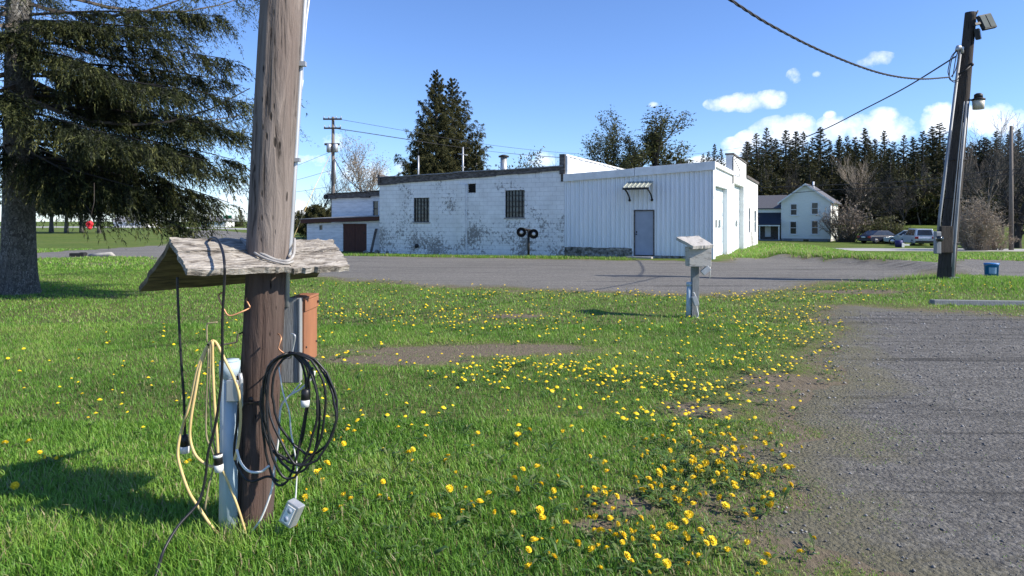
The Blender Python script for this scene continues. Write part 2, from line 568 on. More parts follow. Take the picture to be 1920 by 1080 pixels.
def height(x, y):
    x = np.asarray(x, np.float64); y = np.asarray(y, np.float64)
    u = x / np.maximum(y, .5)
    a = 46 + (22 - 46) * ss(.40, .56, u)
    drop = .92 * np.clip((y - a) / (60 - a), 0, 1)
    drop = np.where(y > a, .92 * ss(0, 1, (y - a) / (60 - a)), 0) * ss(.30, .38, u)
    hill = (2.7 * ss(86, 140, y) + 4.0 * ss(140, 260, y)) * ss(.28, .36, u)
    dip = .10 * ss(28, 35, y) * (1 - ss(-.02, .12, u))
    z = -drop + hill - dip
    db = seg_d(x, y + .9, BERM)
    z = z + .24 * np.exp(-(db / .75) ** 2) * ss(.36, .40, u)
    bank = np.exp(-(((x - 11.9) / 2.6) ** 2 + ((y - 16.4) / 2.0) ** 2)) * .12
    z = z + bank
    nz = (vnoise(x, y, .7, 2) - .5) * .05 * (1 - ss(24, 40, y))
    return z + nz


def hz(x, y):
    return float(height(np.array([x]), np.array([y]))[0])


LOT = [G(*p) for p in [(1690, 1078), (1590, 1045), (1450, 1012), (1405, 962), (1480, 925), (1432, 866), (1462, 832), (1525, 815), (1502, 786), (1462, 756), (1482, 738), (1582, 720), (1548, 682),
                       (1552, 645), (1585, 620), (1538, 592), (1600, 573), (1700, 579), (1930, 593)]] + [(22, 11.6), (22, -20), (1.35, -20), (1.35, 1.2), (1.9, 2.5)]
DRV = [G(*p) for p in [(-400, 492), (75, 485), (150, 483), (210, 481), (268, 482), (300, 498), (420, 508), (600, 520), (700, 527), (800, 535), (950, 541), (1100, 546), (1250, 550), (1400, 552),
                       (1480, 545), (1520, 531), (1600, 529), (1690, 526), (1722, 516), (1760, 512), (1800, 517), (1930, 521), (2500, 524), (2500, 489), (1930, 489), (1790, 482), (1750, 503), (1650, 499), (1550, 493),
                       (1460, 486), (1385, 484), (1342, 490), (1200, 488), (1060, 486), (860, 483), (712, 480), (640, 478), (570, 474), (520, 452), (480, 436), (400, 430), (340, 432), (330, 447), (300, 457), (75, 470), (-400, 478)]]
ROAD = [(13, 57), (26, 55.0), (60, 51.2), (110, 45.5), (112, 53), (60, 59), (26, 62.5), (10, 65)]
FARROAD = [G(-300, 427), G(100, 426), G(300, 426.5), G(480, 430), G(480, 427.5), G(300, 424.5), G(100, 424), G(-300, 425)]
DIRT = [(G(740, 676), .9, .34), (G(870, 657), 1.5, .42), (G(1010, 652), .6, .25), (G(970, 593), .5, .25), (G(1165, 948), .20, .15), (G(1120, 985), .14, .08), (G(1310, 770), .3, .25), (G(1390, 850), .22, .18), (G(1480, 720), .5, .4),
        (G(220, 494), 3.0, .8), (G(1600, 548), 1.1, .5), ((18.5, 33.5), 4.5, 5.0)]


def rag(x, y):
    return (vnoise(x, y, 1.9, 4) - .5) * (.30 + .035 * np.clip(y, 0, 40)) + (vnoise(x + 5, y + 2, 7.5, 3) - .5) * .26


def sd_lot(x, y): return sdf(x, y, LOT) + rag(x, y)
def sd_drv(x, y): return sdf(x, y, DRV) + rag(x, y) * 1.3
def sd_road(x, y): return sdf(x, y, ROAD)


def bare_at(x, y):
    d = np.zeros(np.shape(x))
    for (c, rx, ry) in DIRT:
        q = ((x - c[0]) / rx) ** 2 + ((y - c[1]) / ry) ** 2
        d = np.maximum(d, np.exp(-q * .9))
    return d


ys = [-40, -25, -15, -9, -5, -2, 0]
y = .5
while y < 4200:
    ys.append(y); y += max(.07, y * .016)
ys = np.array(ys); us = np.linspace(-1.35, 1.35, 420)
YY, UU = np.meshgrid(ys, us, indexing='ij')
XX = UU * (np.maximum(YY, 0) + 7)
ZZ = height(XX, YY)
nr, nc = XX.shape
gv = np.stack([XX, YY, ZZ], -1).reshape(-1, 3)
ii = np.arange(nr * nc).reshape(nr, nc)
quads = np.stack([ii[:-1, :-1], ii[:-1, 1:], ii[1:, 1:], ii[1:, :-1]], -1).reshape(-1, 4)
far = ss(14, 26, YY).ravel()
o = np_mesh('ground', gv, quads, np.full(len(quads), 4), M['ground'], {'far': far, 'bare': np.maximum(bare_at(XX, YY), .62 * ss(-.75, .05, np.maximum(sd_lot(XX, YY), sd_drv(XX, YY))) * (YY < 30)).ravel()}, smooth=True)
tag(o, 'green lawn and grassy ground reaching to the horizon', 'ground', kind='structure')


def sheet(name, sdfun, material, lift, label, ew=.6):
    sd = sdfun(XX, YY).ravel()
    q = sd[quads]
    allin = (q > 0).all(1)
    cross = (q > 0).any(1) & ~allin
    vs = list(); fl = []; npf = []
    vmap = -np.ones(len(gv), int)
    used = np.unique(quads[allin])
    vmap[used] = np.arange(len(used))
    V = [gv[used] + np.array([0, 0, lift])]; E = [sd[used]]
    fl = list(vmap[quads[allin]].ravel()); npf = [4] * int(allin.sum())
    base = len(used); extra = []; es = []; cache = {}
    for c in quads[cross]:
        poly = []
        for k in range(4):
            a, b = c[k], c[(k + 1) % 4]
            if sd[a] > 0:
                if vmap[a] < 0:
                    vmap[a] = base + len(extra); extra.append(gv[a] + np.array([0, 0, lift])); es.append(sd[a])
                poly.append(vmap[a])
            if (sd[a] > 0) != (sd[b] > 0):
                key = (min(a, b), max(a, b))
                if key not in cache:
                    t = sd[a] / (sd[a] - sd[b])
                    p = gv[a] * (1 - t) + gv[b] * t
                    cache[key] = base + len(extra); extra.append(p + np.array([0, 0, lift])); es.append(0.0)
                poly.append(cache[key])
        if len(poly) >= 3:
            fl.extend(poly); npf.append(len(poly))
    if extra:
        V.append(np.array(extra)); E.append(np.array(es))
    V = np.concatenate(V); E = np.concatenate(E)
    V[:, 2] -= (lift + .006) * (1 - np.clip(E / .12, 0, 1))
    o = np_mesh(name, V, fl, npf, material, {'edge': 1 - np.clip(E / ew, 0, 1)})
    return tag(o, label, name.replace('_', ' '), kind='structure')


sheet('parking_lot', sd_lot, M['lot'], .006, 'dark grey gravel parking lot with tyre furrows at right', 1.1)
sheet('driveway', sd_drv, M['drive'], .007, 'grey gravel driveway running in front of the white building', .9)
sheet('road', sd_road, M['road'], .012, 'pale paved road passing before the white house', .3)
sheet('far_road', lambda x, y: sdf(x, y, FARROAD), M['road'], .02, 'thin pale road across the far fields', .3)


# ------------------------------------------------------------------ grass
def grass_patch(n, y0, y1, h0, h1, wmul, seed, five=True, xl=.84):
    r = np.random.RandomState(seed)
    # density even per square metre within a tier
    yy = np.sqrt(r.rand(n) * (y1 ** 2 - y0 ** 2) + y0 ** 2)
    xx = (r.rand(n) * 2 - 1) * (yy * xl + .6)
    g1 = sd_lot(xx, yy); g2 = sd_drv(xx, yy)
    g = np.maximum(g1, g2)
    bare = bare_at(xx, yy)
    clump = vnoise(xx, yy, 2.2, 3); fine = vnoise(xx + 40, yy, 9, 2)
    # thins out over the gravel edge
    pat = ss(.38, .62, vnoise(xx + 7, yy + 3, 3.1, 3))
    pk = np.where(g < -.7, 1.0, np.where(g < 0, .35 + .65 * np.maximum(pat, ss(0, .7, -g)), np.exp(-g / .38) * .55 * pat))
    pk = pk * (1 - .93 * ss(.35, .6, bare + (fine - .5) * .5))
    keep = r.rand(n) < pk
    for (c, rad) in KEEPOUT:
        keep &= ((xx - c[0]) ** 2 + (yy - c[1]) ** 2) > rad ** 2
    xx, yy, g, clump, fine, bare = (a[keep] for a in (xx, yy, g, clump, fine, bare))
    n = len(xx)
    zz = height(xx, yy)
    edge = ss(-1.2, .1, g)
    hh = (h0 + (h1 - h0) * r.rand(n)) * (.6 + .8 * clump) * (1 - .68 * edge) * (1 - .5 * ss(.1, .4, bare))
    lush = np.exp(-(((xx + 1.6) / 1.6) ** 2 + ((yy - 3.0) / 1.0) ** 2))
    hh *= 1 + .95 * lush
    w = (.0022 + .0022 * r.rand(n)) * wmul
    az = r.rand(n) * 2 * np.pi
    lean = (.15 + 1.05 * r.rand(n)) * hh
    wind = .05 * hh
    tx = np.cos(az) * lean - wind; ty = np.sin(az) * lean
    fa = az + np.pi / 2 + (r.rand(n) - .5) * 1.2
    wx = np.cos(fa) * w; wy = np.sin(fa) * w
    b0 = np.stack([xx - wx, yy - wy, zz - .01], -1); b1 = np.stack([xx + wx, yy + wy, zz - .01], -1)
    tip = np.stack([xx + tx, yy + ty, zz + hh], -1)
    mott = vnoise(xx + 11, yy + 5, .8, 4)
    cl2 = ss(.60, .72, vnoise(xx + 31, yy + 17, 3.3, 3)); hh = hh * (1 + .55 * cl2 * (1 - edge))
    tint = np.clip(.06 - .12 * cl2 + .42 * clump + .36 * (r.rand(n) - .3) + .25 * edge * r.rand(n) + .75 * (mott - .38) + .12 * ss(6, 14, yy), 0, .86)
    dry = r.rand(n) < (.05 + .06 * ss(.5, .7, mott) + .30 * edge + .3 * ss(.1, .4, bare))
    tint = np.where(dry, .88 + .12 * r.rand(n), tint)
    if five:
        mx = xx + tx * .42; my = yy + ty * .42; mz = zz + hh * .62
        m0 = np.stack([mx - wx * .8, my - wy * .8, mz], -1); m1 = np.stack([mx + wx * .8, my + wy * .8, mz], -1)
        v = np.stack([b0, b1, m1, m0, tip], 1).reshape(-1, 3)
        i = np.arange(n)[:, None] * 5
        fl = (i + np.array([0, 1, 2, 3, 3, 2, 4])[None]).ravel()
        npf = np.tile([4, 3], n); t = np.repeat(tint, 5)
    else:
        v = np.stack([b0, b1, tip], 1).reshape(-1, 3)
        fl = np.arange(n * 3); npf = np.full(n, 3); t = np.repeat(tint, 3)
    return v, fl, npf, t


KEEPOUT = [((-1.327, 3.4), .105), ((-1.41, 3.35), .055), ((-10.66, 14.4), .36)]


def join_np(parts):
    vs, fs, ns, ts = [], [], [], []
    b = 0
    for v, f, n, t in parts:
        vs.append(v); fs.append(f + b); ns.append(n); ts.append(t); b += len(v)
    return np.concatenate(vs), np.concatenate(fs), np.concatenate(ns), np.concatenate(ts)


parts = [grass_patch(190000, 1.6, 5.2, .017, .050, .85, 1),
         grass_patch(190000, 5.0, 10.0, .018, .052, 1.5, 2, False),
         grass_patch(170000, 9.6, 22.0, .02, .055, 3.0, 3, False)]
v, f_, n_, t_ = join_np(parts)
o = np_mesh('grass', v, f_, n_, M['grass'], {'tint': t_})
tag(o, 'short green lawn grass, longer around the near pole', 'grass', kind='stuff')


# tufts on berm, wall foot and bank farther off
def tufts(n, region, h0, h1, w, seed, dry=.15):
    r = np.random.RandomState(seed)
    xx, yy = region(r, n)
    keep = (np.maximum(sd_lot(xx, yy), sd_drv(xx, yy)) < .1)
    xx, yy = xx[keep], yy[keep]; n = len(xx)
    zz = height(xx, yy)
    h = h0 + (h1 - h0) * r.rand(n); az = r.rand(n) * 6.28
    ln = h * (.2 + .6 * r.rand(n))
    ww = w * (.6 + .8 * r.rand(n))
    fa = r.rand(n) * 6.28
    b0 = np.stack([xx - np.cos(fa) * ww, yy - np.sin(fa) * ww, zz - .02], -1)
    b1 = np.stack([xx + np.cos(fa) * ww, yy + np.sin(fa) * ww, zz - .02], -1)
    tp = np.stack([xx + np.cos(az) * ln, yy + np.sin(az) * ln, zz + h], -1)
    t = np.clip(.35 + .45 * r.rand(n), 0, .86); t = np.where(r.rand(n) < dry, .9 + .1 * r.rand(n), t)
    return np.stack([b0, b1, tp], 1).reshape(-1, 3), np.arange(n * 3), np.full(n, 3), np.repeat(t, 3)


def along(pts, wid):
    pts = np.array(pts)
    def f(r, n):
        seg = np.linalg.norm(pts[1:] - pts[:-1], axis=1); k = r.choice(len(seg), n, p=seg / seg.sum()); t = r.rand(n)
        p = pts[k] * (1 - t[:, None]) + pts[k + 1] * t[:, None]
        p = p + r.randn(n, 2) * wid
        return p[:, 0], p[:, 1]
    return f


def area(y0, y1, u0, u1):
    def f(r, n):
        yy = y0 + (y1 - y0) * r.rand(n); return (u0 + (u1 - u0) * r.rand(n)) * yy, yy
    return f


wall_foot = [G(640, 477), G(712, 479), G(860, 481.5), G(1060, 484.5), G(1180, 486)]
pr = [tufts(9000, along([(a, b + .7) for a, b in BERM], .55), .06, .20, .02, 21, .3),
      tufts(26000, area(21.5, 48, .33, .80), .05, .13, .03, 22, .2),
      tufts(6000, along(wall_foot, .16), .04, .15, .016, 23, .2),
      tufts(16000, area(21.5, 40, -.84, -.45), .04, .10, .03, 24, .12),
      tufts(13000, along([(10.6, 16.6), (12.5, 15.6), (15.5, 15.0)], 1.15), .04, .10, .012, 25, .10)]
v, f_, n_, t_ = join_np(pr)
o = np_mesh('rough_grass', v, f_, n_, M['grass'], {'tint': t_})
tag(o, 'rough grass on the bank, the wall foot and the verge', 'grass', kind='stuff')

# broad low leaves of lawn weeds
DAND = [  # (px, py, spread x m, spread y m, count): dandelion drifts
    (1130, 1010, .42, .24, 40), (1290, 960, .36, .40, 56), (1350, 860, .34, .45, 66), (1290, 800, .35, .4, 36), (1420, 890, .22, .3, 30), (1240, 1050, .45, .15, 20), (1200, 930, .5, .4, 20),
    (1330, 740, .45, .5, 60), (1400, 690, .6, .6, 60), (1470, 640, .7, .9, 70), (1500, 600, .9, 1.0, 70), (1060, 705, .9, .45, 85), (960, 690, .6, .4, 34), (1150, 725, .7, .4, 34),
    (1200, 790, .5, .4, 26), (800, 600, 1.6, 1.0, 70), (960, 610, 1.1, .8, 55), (700, 590, 1.4, 1.1, 50), (870, 560, 2.6, 1.0, 60), (1110, 552, 2.4, .8, 70), (1330, 560, 1.8, .9, 70), (1450, 560, 1.3, .9, 60),
    (760, 535, 2.2, .8, 40), (1400, 610, 1.0, 1.0, 40), (250, 750, .9, .9, 22), (120, 690, 1.5, 1.2, 20), (60, 850, .5, .4, 10), (760, 780, 1.0, .8, 34), (720, 880, .8, .5, 16), (900, 950, .7, .4, 18), (640, 680, .8, .8, 22),
    (350, 640, 1.2, 1.0, 14), (1000, 850, .9, .5, 18), (1600, 545, 1.6, .6, 30), (1800, 548, 1.8, .8, 26), (1100, 640, 1.5, 1.0, 30), (450, 880, .3, .25, 4), (760, 950, .5, .25, 6)]
dp = []
rr = np.random.RandomState(77)
for (px, py, sx, sy, cnt) in DAND:
    if py < 780: cnt = int(cnt * 1.45)
    gx, gy = G(px, py)
    a = rr.randn(cnt, 2) * np.array([sx, sy]) * .75 + np.array([gx, gy])
    dp.append(a)
dp = np.concatenate(dp)
gd = np.maximum(sd_lot(dp[:, 0], dp[:, 1]), sd_drv(dp[:, 0], dp[:, 1]))
ok = (gd < .12) & (dp[:, 1] > 2.3)
for (c, rad) in KEEPOUT: ok &= ((dp[:, 0] - c[0]) ** 2 + (dp[:, 1] - c[1]) ** 2) > (rad + .05) ** 2
dp = dp[ok]


def rosette(xs, yss, seed, L0=.06, L1=.16, per=7, up=.35):
    r = np.random.RandomState(seed)
    xx = np.repeat(xs, per); yy = np.repeat(yss, per); n = len(xx)
    az = r.rand(n) * 6.28; L = L0 + (L1 - L0) * r.rand(n); w = L * (.07 + .06 * r.rand(n)) * np.maximum(1, yy / 7)
    zz = height(xx, yy) + .012
    dx, dy = np.cos(az), np.sin(az)
    el = up * r.rand(n) + .1
    def pt(s, side, zf):
        return np.stack([xx + dx * L * s - dy * w * side, yy + dy * L * s + dx * w * side, zz + L * zf * el], -1)
    v = np.stack([pt(.05, 0, 0), pt(.45, -.8, .8), pt(.8, -1, 1.05), pt(1, 0, .9), pt(.8, 1, 1.05), pt(.45, .8, .8)], 1).reshape(-1, 3)
    i = np.arange(n)[:, None] * 6
    fl = (i + np.array([0, 1, 5, 1, 2, 4, 5, 2, 3, 4])[None]).ravel()
    return v, fl, np.tile([3, 4, 3], n), np.repeat(r.rand(n), 6)


pick = dp[rr.rand(len(dp)) < .8]
ex = rr.randn(70, 2) * np.array([.9, .5]) + np.array(G(1230, 920))
ex2 = np.array([G(px, py) for px, py in zip(rr.uniform(560, 1050, 60), rr.uniform(800, 1060, 60))])
ex = np.concatenate([ex[np.maximum(sd_lot(ex[:, 0], ex[:, 1]), -9) < .1], ex2])
ex = ex[ex[:, 1] > 2.2]
v, f_, n_, t_ = join_np([rosette(pick[:, 0], pick[:, 1], 3, .035, .085, 6, .5), rosette(ex[:, 0], ex[:, 1], 4, .04, .10, 6, .7)])
o = np_mesh('weed_leaves', v, f_, n_, M['weed'], {'tint': t_})
tag(o, 'broad low dandelion leaves spread through the lawn', 'weeds', kind='stuff')


# dandelions
def dand_head(r=.017, big=True):
    mb = MB()
    rings = [(1.0, .0, 22), (.78, .35, 16), (.45, .62, 9)] if big else [(1.0, .0, 10), (.6, .5, 6)]
    for rad, z, n in rings:
        for k in range(n):
            a = 2 * math.pi * (k + rnd.random() * .6) / n
            a2 = .5 * 2 * math.pi / n
            q = rad * (.9 + .2 * rnd.random())
            mb.add([(.15 * r * math.cos(a), .15 * r * math.sin(a), r * z * .55), (r * q * math.cos(a - a2), r * q * math.sin(a - a2), r * (z + .12)),
                    (r * q * 1.08 * math.cos(a), r * q * 1.08 * math.sin(a), r * (z + .2)), (r * q * math.cos(a + a2), r * q * math.sin(a + a2), r * (z + .12))], [(0, 1, 2, 3)])
    mb.ball((0, 0, r * .3), (r * .55, r * .55, r * .4), seg=8, rings=4)
    return mb


def dand_stem(h, lx, ly):
    mb = MB()
    mb.tube([(0, 0, -.01), (lx * .3, ly * .3, h * .5), (lx, ly, h)], .0022, 5)
    mb.ball((lx, ly, h), .006, seg=6, rings=4)
    return mb


order = np.argsort(dp[:, 1])
near = dp[order[:300]]; rest = dp[order[300:]]
protos = []
for k in range(10):
    h = rnd.uniform(.035, .10); lx, ly = rnd.uniform(-.02, .02), rnd.uniform(-.02, .02)
    st = dand_stem(h, lx, ly)
    hd = dand_head(rnd.uniform(.013, .023))
    if k in (3, 7): hd.v = [(p[0] * .45, p[1] * .45, p[2] * 1.5) for p in hd.v]
    tl = Matrix.Translation((lx, ly, h)) @ Matrix.Rotation(rnd.uniform(.05, .9), 4, Vector((rnd.uniform(-1, 1), rnd.uniform(-1, 1), 0.01)).normalized())
    hd.v = [tuple(tl @ Vector(p)) for p in hd.v]
    sm = bpy.data.meshes.new('dandelion'); sm.from_pydata(st.v, [], st.f); sm.materials.append(M['stem'])
    hm = bpy.data.meshes.new('flower_head'); hm.from_pydata(hd.v, [], hd.f); hm.materials.append(M['petal'])
    protos.append((sm, hm))
for i, (x, y_) in enumerate(near):
    sm, hm = protos[(i * 7 + i // 10) % 10]
    o = bpy.data.objects.new('dandelion', sm); COL.objects.link(o)
    o.location = (x, y_, hz(x, y_)); o.rotation_euler = (0, 0, rnd.uniform(0, 6.28)); s_ = rnd.uniform(.75, 1.25); o.scale = (s_, s_, s_ * rnd.uniform(.8, 1.1))
    gl = float(max(sd_lot(np.array([x]), np.array([y_]))[0], -9))
    if x < -.9: lb = 'yellow dandelion in the lawn left of the near pole'
    elif gl > -.55: lb = 'yellow dandelion on the ragged lawn edge beside the gravel lot'
    elif x > .35: lb = 'yellow dandelion in the flowery drift near the gravel lot'
    else: lb = 'yellow dandelion scattered in open grass right of the near pole'
    tag(o, lb, 'dandelion', 'dandelions in bloom in the lawn')
    hdo = bpy.data.objects.new('flower_head', hm); COL.objects.link(hdo); hdo.parent = o
# the rest, too many to count, as one mass
n = len(rest); r_ = np.random.RandomState(9)
z = height(rest[:, 0], rest[:, 1]); h = .04 + .05 * r_.rand(n); rad = .010 + .012 * r_.rand(n)
ang = np.arange(8) * 2 * np.pi / 8
tl = (r_.rand(n, 2) - .5) * .8
ring = np.stack([rest[:, 0:1] + rad[:, None] * np.cos(ang), rest[:, 1:2] + rad[:, None] * np.sin(ang),
                 (z + h)[:, None] + rad[:, None] * (tl[:, :1] * np.cos(ang) + tl[:, 1:] * np.sin(ang))], -1)
top = np.stack([rest[:, 0], rest[:, 1], z + h + rad * .7], -1)[:, None]
v = np.concatenate([ring, top], 1).reshape(-1, 3)
i = np.arange(n)[:, None] * 9
tri = np.array([[k, (k + 1) % 8, 8] for k in range(8)]).ravel()
o = np_mesh('dandelion_drifts', v, (i + tri[None]).ravel(), np.full(n * 8, 3), M['petal'])
tag(o, 'drifts of tiny yellow dandelions in the farther lawn', 'dandelions', kind='stuff')

# loose stones on the lot
n = 9000
yy = np.sqrt(RS.rand(n) * (11.5 ** 2 - 2.2 ** 2) + 2.2 ** 2); xx = RS.uniform(.1, .8, n) * yy
k = sd_lot(xx, yy) > -.15
xx, yy = xx[k], yy[k]; n = len(xx); sz = (.003 + .008 * RS.rand(n) ** 5) * (.8 + yy / 9)
zz = height(xx, yy) + .008
base = np.array([(1, 0, 0), (0, 1, 0), (-1, 0, 0), (0, -1, 0), (0, 0, .8), (0, 0, -.5)])
rot = RS.rand(n) * 6.28; jit = 1 + (RS.rand(n, 6, 3) - .5) * .7
b_ = base[None] * jit
vx = b_[..., 0] * np.cos(rot)[:, None] - b_[..., 1] * np.sin(rot)[:, None]; vy = b_[..., 0] * np.sin(rot)[:, None] + b_[..., 1] * np.cos(rot)[:, None]
v = np.stack([xx[:, None] + vx * sz[:, None], yy[:, None] + vy * sz[:, None], zz[:, None] + b_[..., 2] * sz[:, None]], -1).reshape(-1, 3)
tri = np.array([(0, 1, 4), (1, 2, 4), (2, 3, 4), (3, 0, 4), (1, 0, 5), (2, 1, 5), (3, 2, 5), (0, 3, 5)]).ravel()
M['pebble'] = mat('loose_stones', (.12, .117, .11), (.42, .41, .39), 7, .9, lo=.45, hi=.7)
o = np_mesh('gravel_stones', v, (np.arange(n)[:, None] * 6 + tri[None]).ravel(), np.full(n * 8, 3), M['pebble'])
tag(o, 'loose stones scattered over the gravel parking lot', 'gravel', kind='stuff')

#PART2
# ------------------------------------------------------------------ near pole with its little roof
def px_line(pts, Y):
    """outline points of the photograph set at a distance Y (or one distance per point)"""
    return [P(p[0], p[1], p[2] if len(p) > 2 else Y) for p in pts]


def smooth_path(pts, k=6):
    """Catmull-Rom through the points"""
    pts = [Vector(p) for p in pts]
    if len(pts) < 3: return pts
    q = [pts[0] * 2 - pts[1]] + pts + [pts[-1] * 2 - pts[-2]]
    out = []
    for i in range(1, len(q) - 2):
        for j in range(k):
            t = j / k
            a, b, c, d = q[i - 1], q[i], q[i + 1], q[i + 2]
            out.append(.5 * ((2 * b) + (c - a) * t + (2 * a - 5 * b + 4 * c - d) * t * t + (3 * b - a - 3 * c + d) * t ** 3))
    out.append(pts[-1])
    return out


def log_mesh(p0, p1, r0, r1, seg=40, rows=70, groove=.05, seed=1):
    p0, p1 = Vector(p0), Vector(p1); d = p1 - p0; L = d.length; d.normalize()
    a = d.orthogonal().normalized(); b = d.cross(a)
    th = np.arange(seg) * 2 * np.pi / seg
    g = np.random.RandomState(seed).rand(seg)
    vs = []
    for i in range(rows + 1):
        t = i / rows; r = r0 + (r1 - r0) * t
        w = vnoise(np.full(seg, t * L * 1.6) + seed, th * 3, 1.0, 2) - .5
        cr = np.where(g > .82, -.09, 0) * (vnoise(np.full(seg, t * L * .9), np.arange(seg) * 7.3, 1, 2) > .5)
        q = r * (1 + groove * w + cr * .8 + .015 * (g - .5))
        c = p0 + d * (L * t)
        for k in range(seg):
            vs.append(c + a * (q[k] * math.cos(th[k])) + b * (q[k] * math.sin(th[k])))
    fs = [(i * seg + k, i * seg + (k + 1) % seg, (i + 1) * seg + (k + 1) % seg, (i + 1) * seg + k) for i in range(rows) for k in range(seg)]
    fs.append(tuple(range(seg - 1, -1, -1))); fs.append(tuple(rows * seg + k for k in range(seg)))
    mb = MB(); mb.add(vs, fs, 0, True)
    return mb


PY = 3.42
def pole_c(py):
    return P(480 + (850 - py) * .0565, py, PY)


np_ = thing('wooden_pole', 'thick weathered wooden pole with a small plank roof and hooks on the near lawn', 'pole', (pole_c(985).x, PY, 0))
b0 = pole_c(1015); b0.z = -.15
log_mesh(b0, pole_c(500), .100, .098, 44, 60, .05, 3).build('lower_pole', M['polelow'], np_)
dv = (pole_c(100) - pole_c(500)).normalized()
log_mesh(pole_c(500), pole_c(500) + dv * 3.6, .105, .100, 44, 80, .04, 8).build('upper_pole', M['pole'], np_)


def rough_board(name, corners, t, material, parent, nx=40, ny=14, amp=.004, seed=1, edge=.010):
    """a plank from four corners (near-left, near-right, far-right, far-left of its top face), turned so its grain follows local X"""
    a, b, c, d = [Vector(p) for p in corners]
    n = (b - a).cross(d - a).normalized()
    if n.z < 0: n = -n
    rs = np.random.RandomState(seed)
    vs = []
    for top in (1, 0):
        for j in range(ny + 1):
            for i in range(nx + 1):
                s, u = i / nx, j / ny
                p = (a * (1 - s) + b * s) * (1 - u) + (d * (1 - s) + c * s) * u
                g = (vnoise(np.array([s * 6 + seed]), np.array([u * 22.0]), 1, 3)[0] - .5)
                p = p + n * (g * amp * 2 if top else -t + g * amp)
                if j in (0, ny): p = p + (d - a).normalized() * ((vnoise(np.array([s * 14 + seed * 3]), np.array([u * 5.0]), 1, 3)[0] - .5) * edge * 2)
                if i in (0, nx): p = p + (b - a).normalized() * ((vnoise(np.array([u * 9 + seed * 5]), np.array([s * 3.0]), 1, 3)[0] - .5) * edge * 2)
                vs.append(p)
    m = (nx + 1) * (ny + 1); fs = []
    for j in range(ny):
        for i in range(nx):
            k = j * (nx + 1) + i
            fs.append((k, k + 1, k + nx + 2, k + nx + 1)); fs.append((m + k, m + k + nx + 1, m + k + nx + 2, m + k + 1))
    for i in range(nx):
        k = i; fs.append((k, m + k, m + k + 1, k + 1)); k = ny * (nx + 1) + i; fs.append((k, k + 1, m + k + 1, m + k))
    for j in range(ny):
        k = j * (nx + 1); fs.append((k, k + nx + 1, m + k + nx + 1, m + k)); k += nx; fs.append((k, m + k, m + k + nx + 1, k + nx + 1))
    mb = MB(); mb.add(vs, fs)
    ob = mb.build(name, material, parent)
    # local X along the grain
    e = (b - a).normalized(); f = (d - a); f = (f - e * f.dot(e)).normalized(); g = e.cross(f)
    R = Matrix((e, f, g)).transposed().to_4x4()
    Mx = Matrix.Translation(Vector((0, 0, 0))) @ R
    ob.data.transform(Mx.inverted()); ob.matrix_basis = Mx
    return ob


RA, RB = P(318, 446, 3.3), P(622, 449, 3.818)
FLc, FRc = P(352, 506, 3.0), P(657, 497, 3.481)
BLc, BRc = P(262, 538, 3.5), P(592, 512, 4.1)
M1 = FLc * .47 + RA * .53; M2 = FRc * .47 + RB * .53
def lp_(a, b, t): return a * (1 - t) + b * t
dn = Vector((0, 0, -.007))
rough_board('roof_board', (FLc, lp_(FLc, FRc, .60), lp_(M1, M2, .56), M1), .030, M['roofboard'], np_, 30, 14, seed=2, amp=.007, edge=.014)
rough_board('roof_board', (lp_(FLc, FRc, .612) + dn, FRc + dn * .3, M2 + dn * .3, lp_(M1, M2, .572) + dn), .030, M['roofboard'], np_, 24, 14, seed=12, amp=.007, edge=.016)
up_ = Vector((-.004, .003, .006))
rough_board('roof_board', (M1 + up_, lp_(M1, M2, .50) + up_, lp_(RA, RB, .47), RA), .026, M['roofboard'], np_, 30, 14, seed=5, amp=.006, edge=.014)
rough_board('roof_board', (lp_(M1, M2, .66) + up_ + dn, M2 + up_, RB, lp_(RA, RB, .68) + dn), .026, M['roofboard'], np_, 20, 14, seed=15, amp=.007, edge=.018)
rough_board('roof_board', (BRc, BLc, RA + Vector((0, .012, -.006)), RB + Vector((0, .012, -.006))), .030, M['boardunder'], np_, seed=9)
# end batten under the gable and lead flashing round the pole
mb = MB()
mb.tube(smooth_path(px_line([(452, 448, 3.50), (465, 455, 3.42), (480, 470, 3.34), (500, 480, 3.31), (520, 488, 3.31), (540, 489, 3.32), (550, 478, 3.38), (552, 460, 3.46), (552, 448, 3.55)], 3.35)), .008, 7)
mb.tube(smooth_path(px_line([(455, 452, 3.48), (478, 474, 3.32), (505, 487, 3.285), (535, 494, 3.29), (550, 490, 3.33)], 3.3)), .006, 6)
mb.build('flashing', mat('grey_flashing', (.42, .40, .37), (.28, .265, .245), 30, .7, bscale=40, bstr=.5), np_)
# conduit and loose white cable running up the pole
mb = MB(); mb.tube([P(572, -60, 3.48), P(571, 0, 3.48), P(545, 440, 3.47), P(539, 500, 3.46), P(537, 575, 3.46)], .0145, 10)
for q in (120, 300): mb.box(P(571 - (q * .0584) - 10, q - 3, 3.47), P(571 - q * .0584 + 8, q + 3, 3.44))
mb.build('conduit', M['galv'], np_)
mb = MB(); mb.tube(smooth_path(px_line([(584, -60), (579, 0), (574, 40), (568, 110), (566, 160)], 3.5)), .006, 6)
mb.tube(px_line([(566, 150), (564, 168)], 3.49), .009, 8)
mb.build('cable', M['white'], np_)
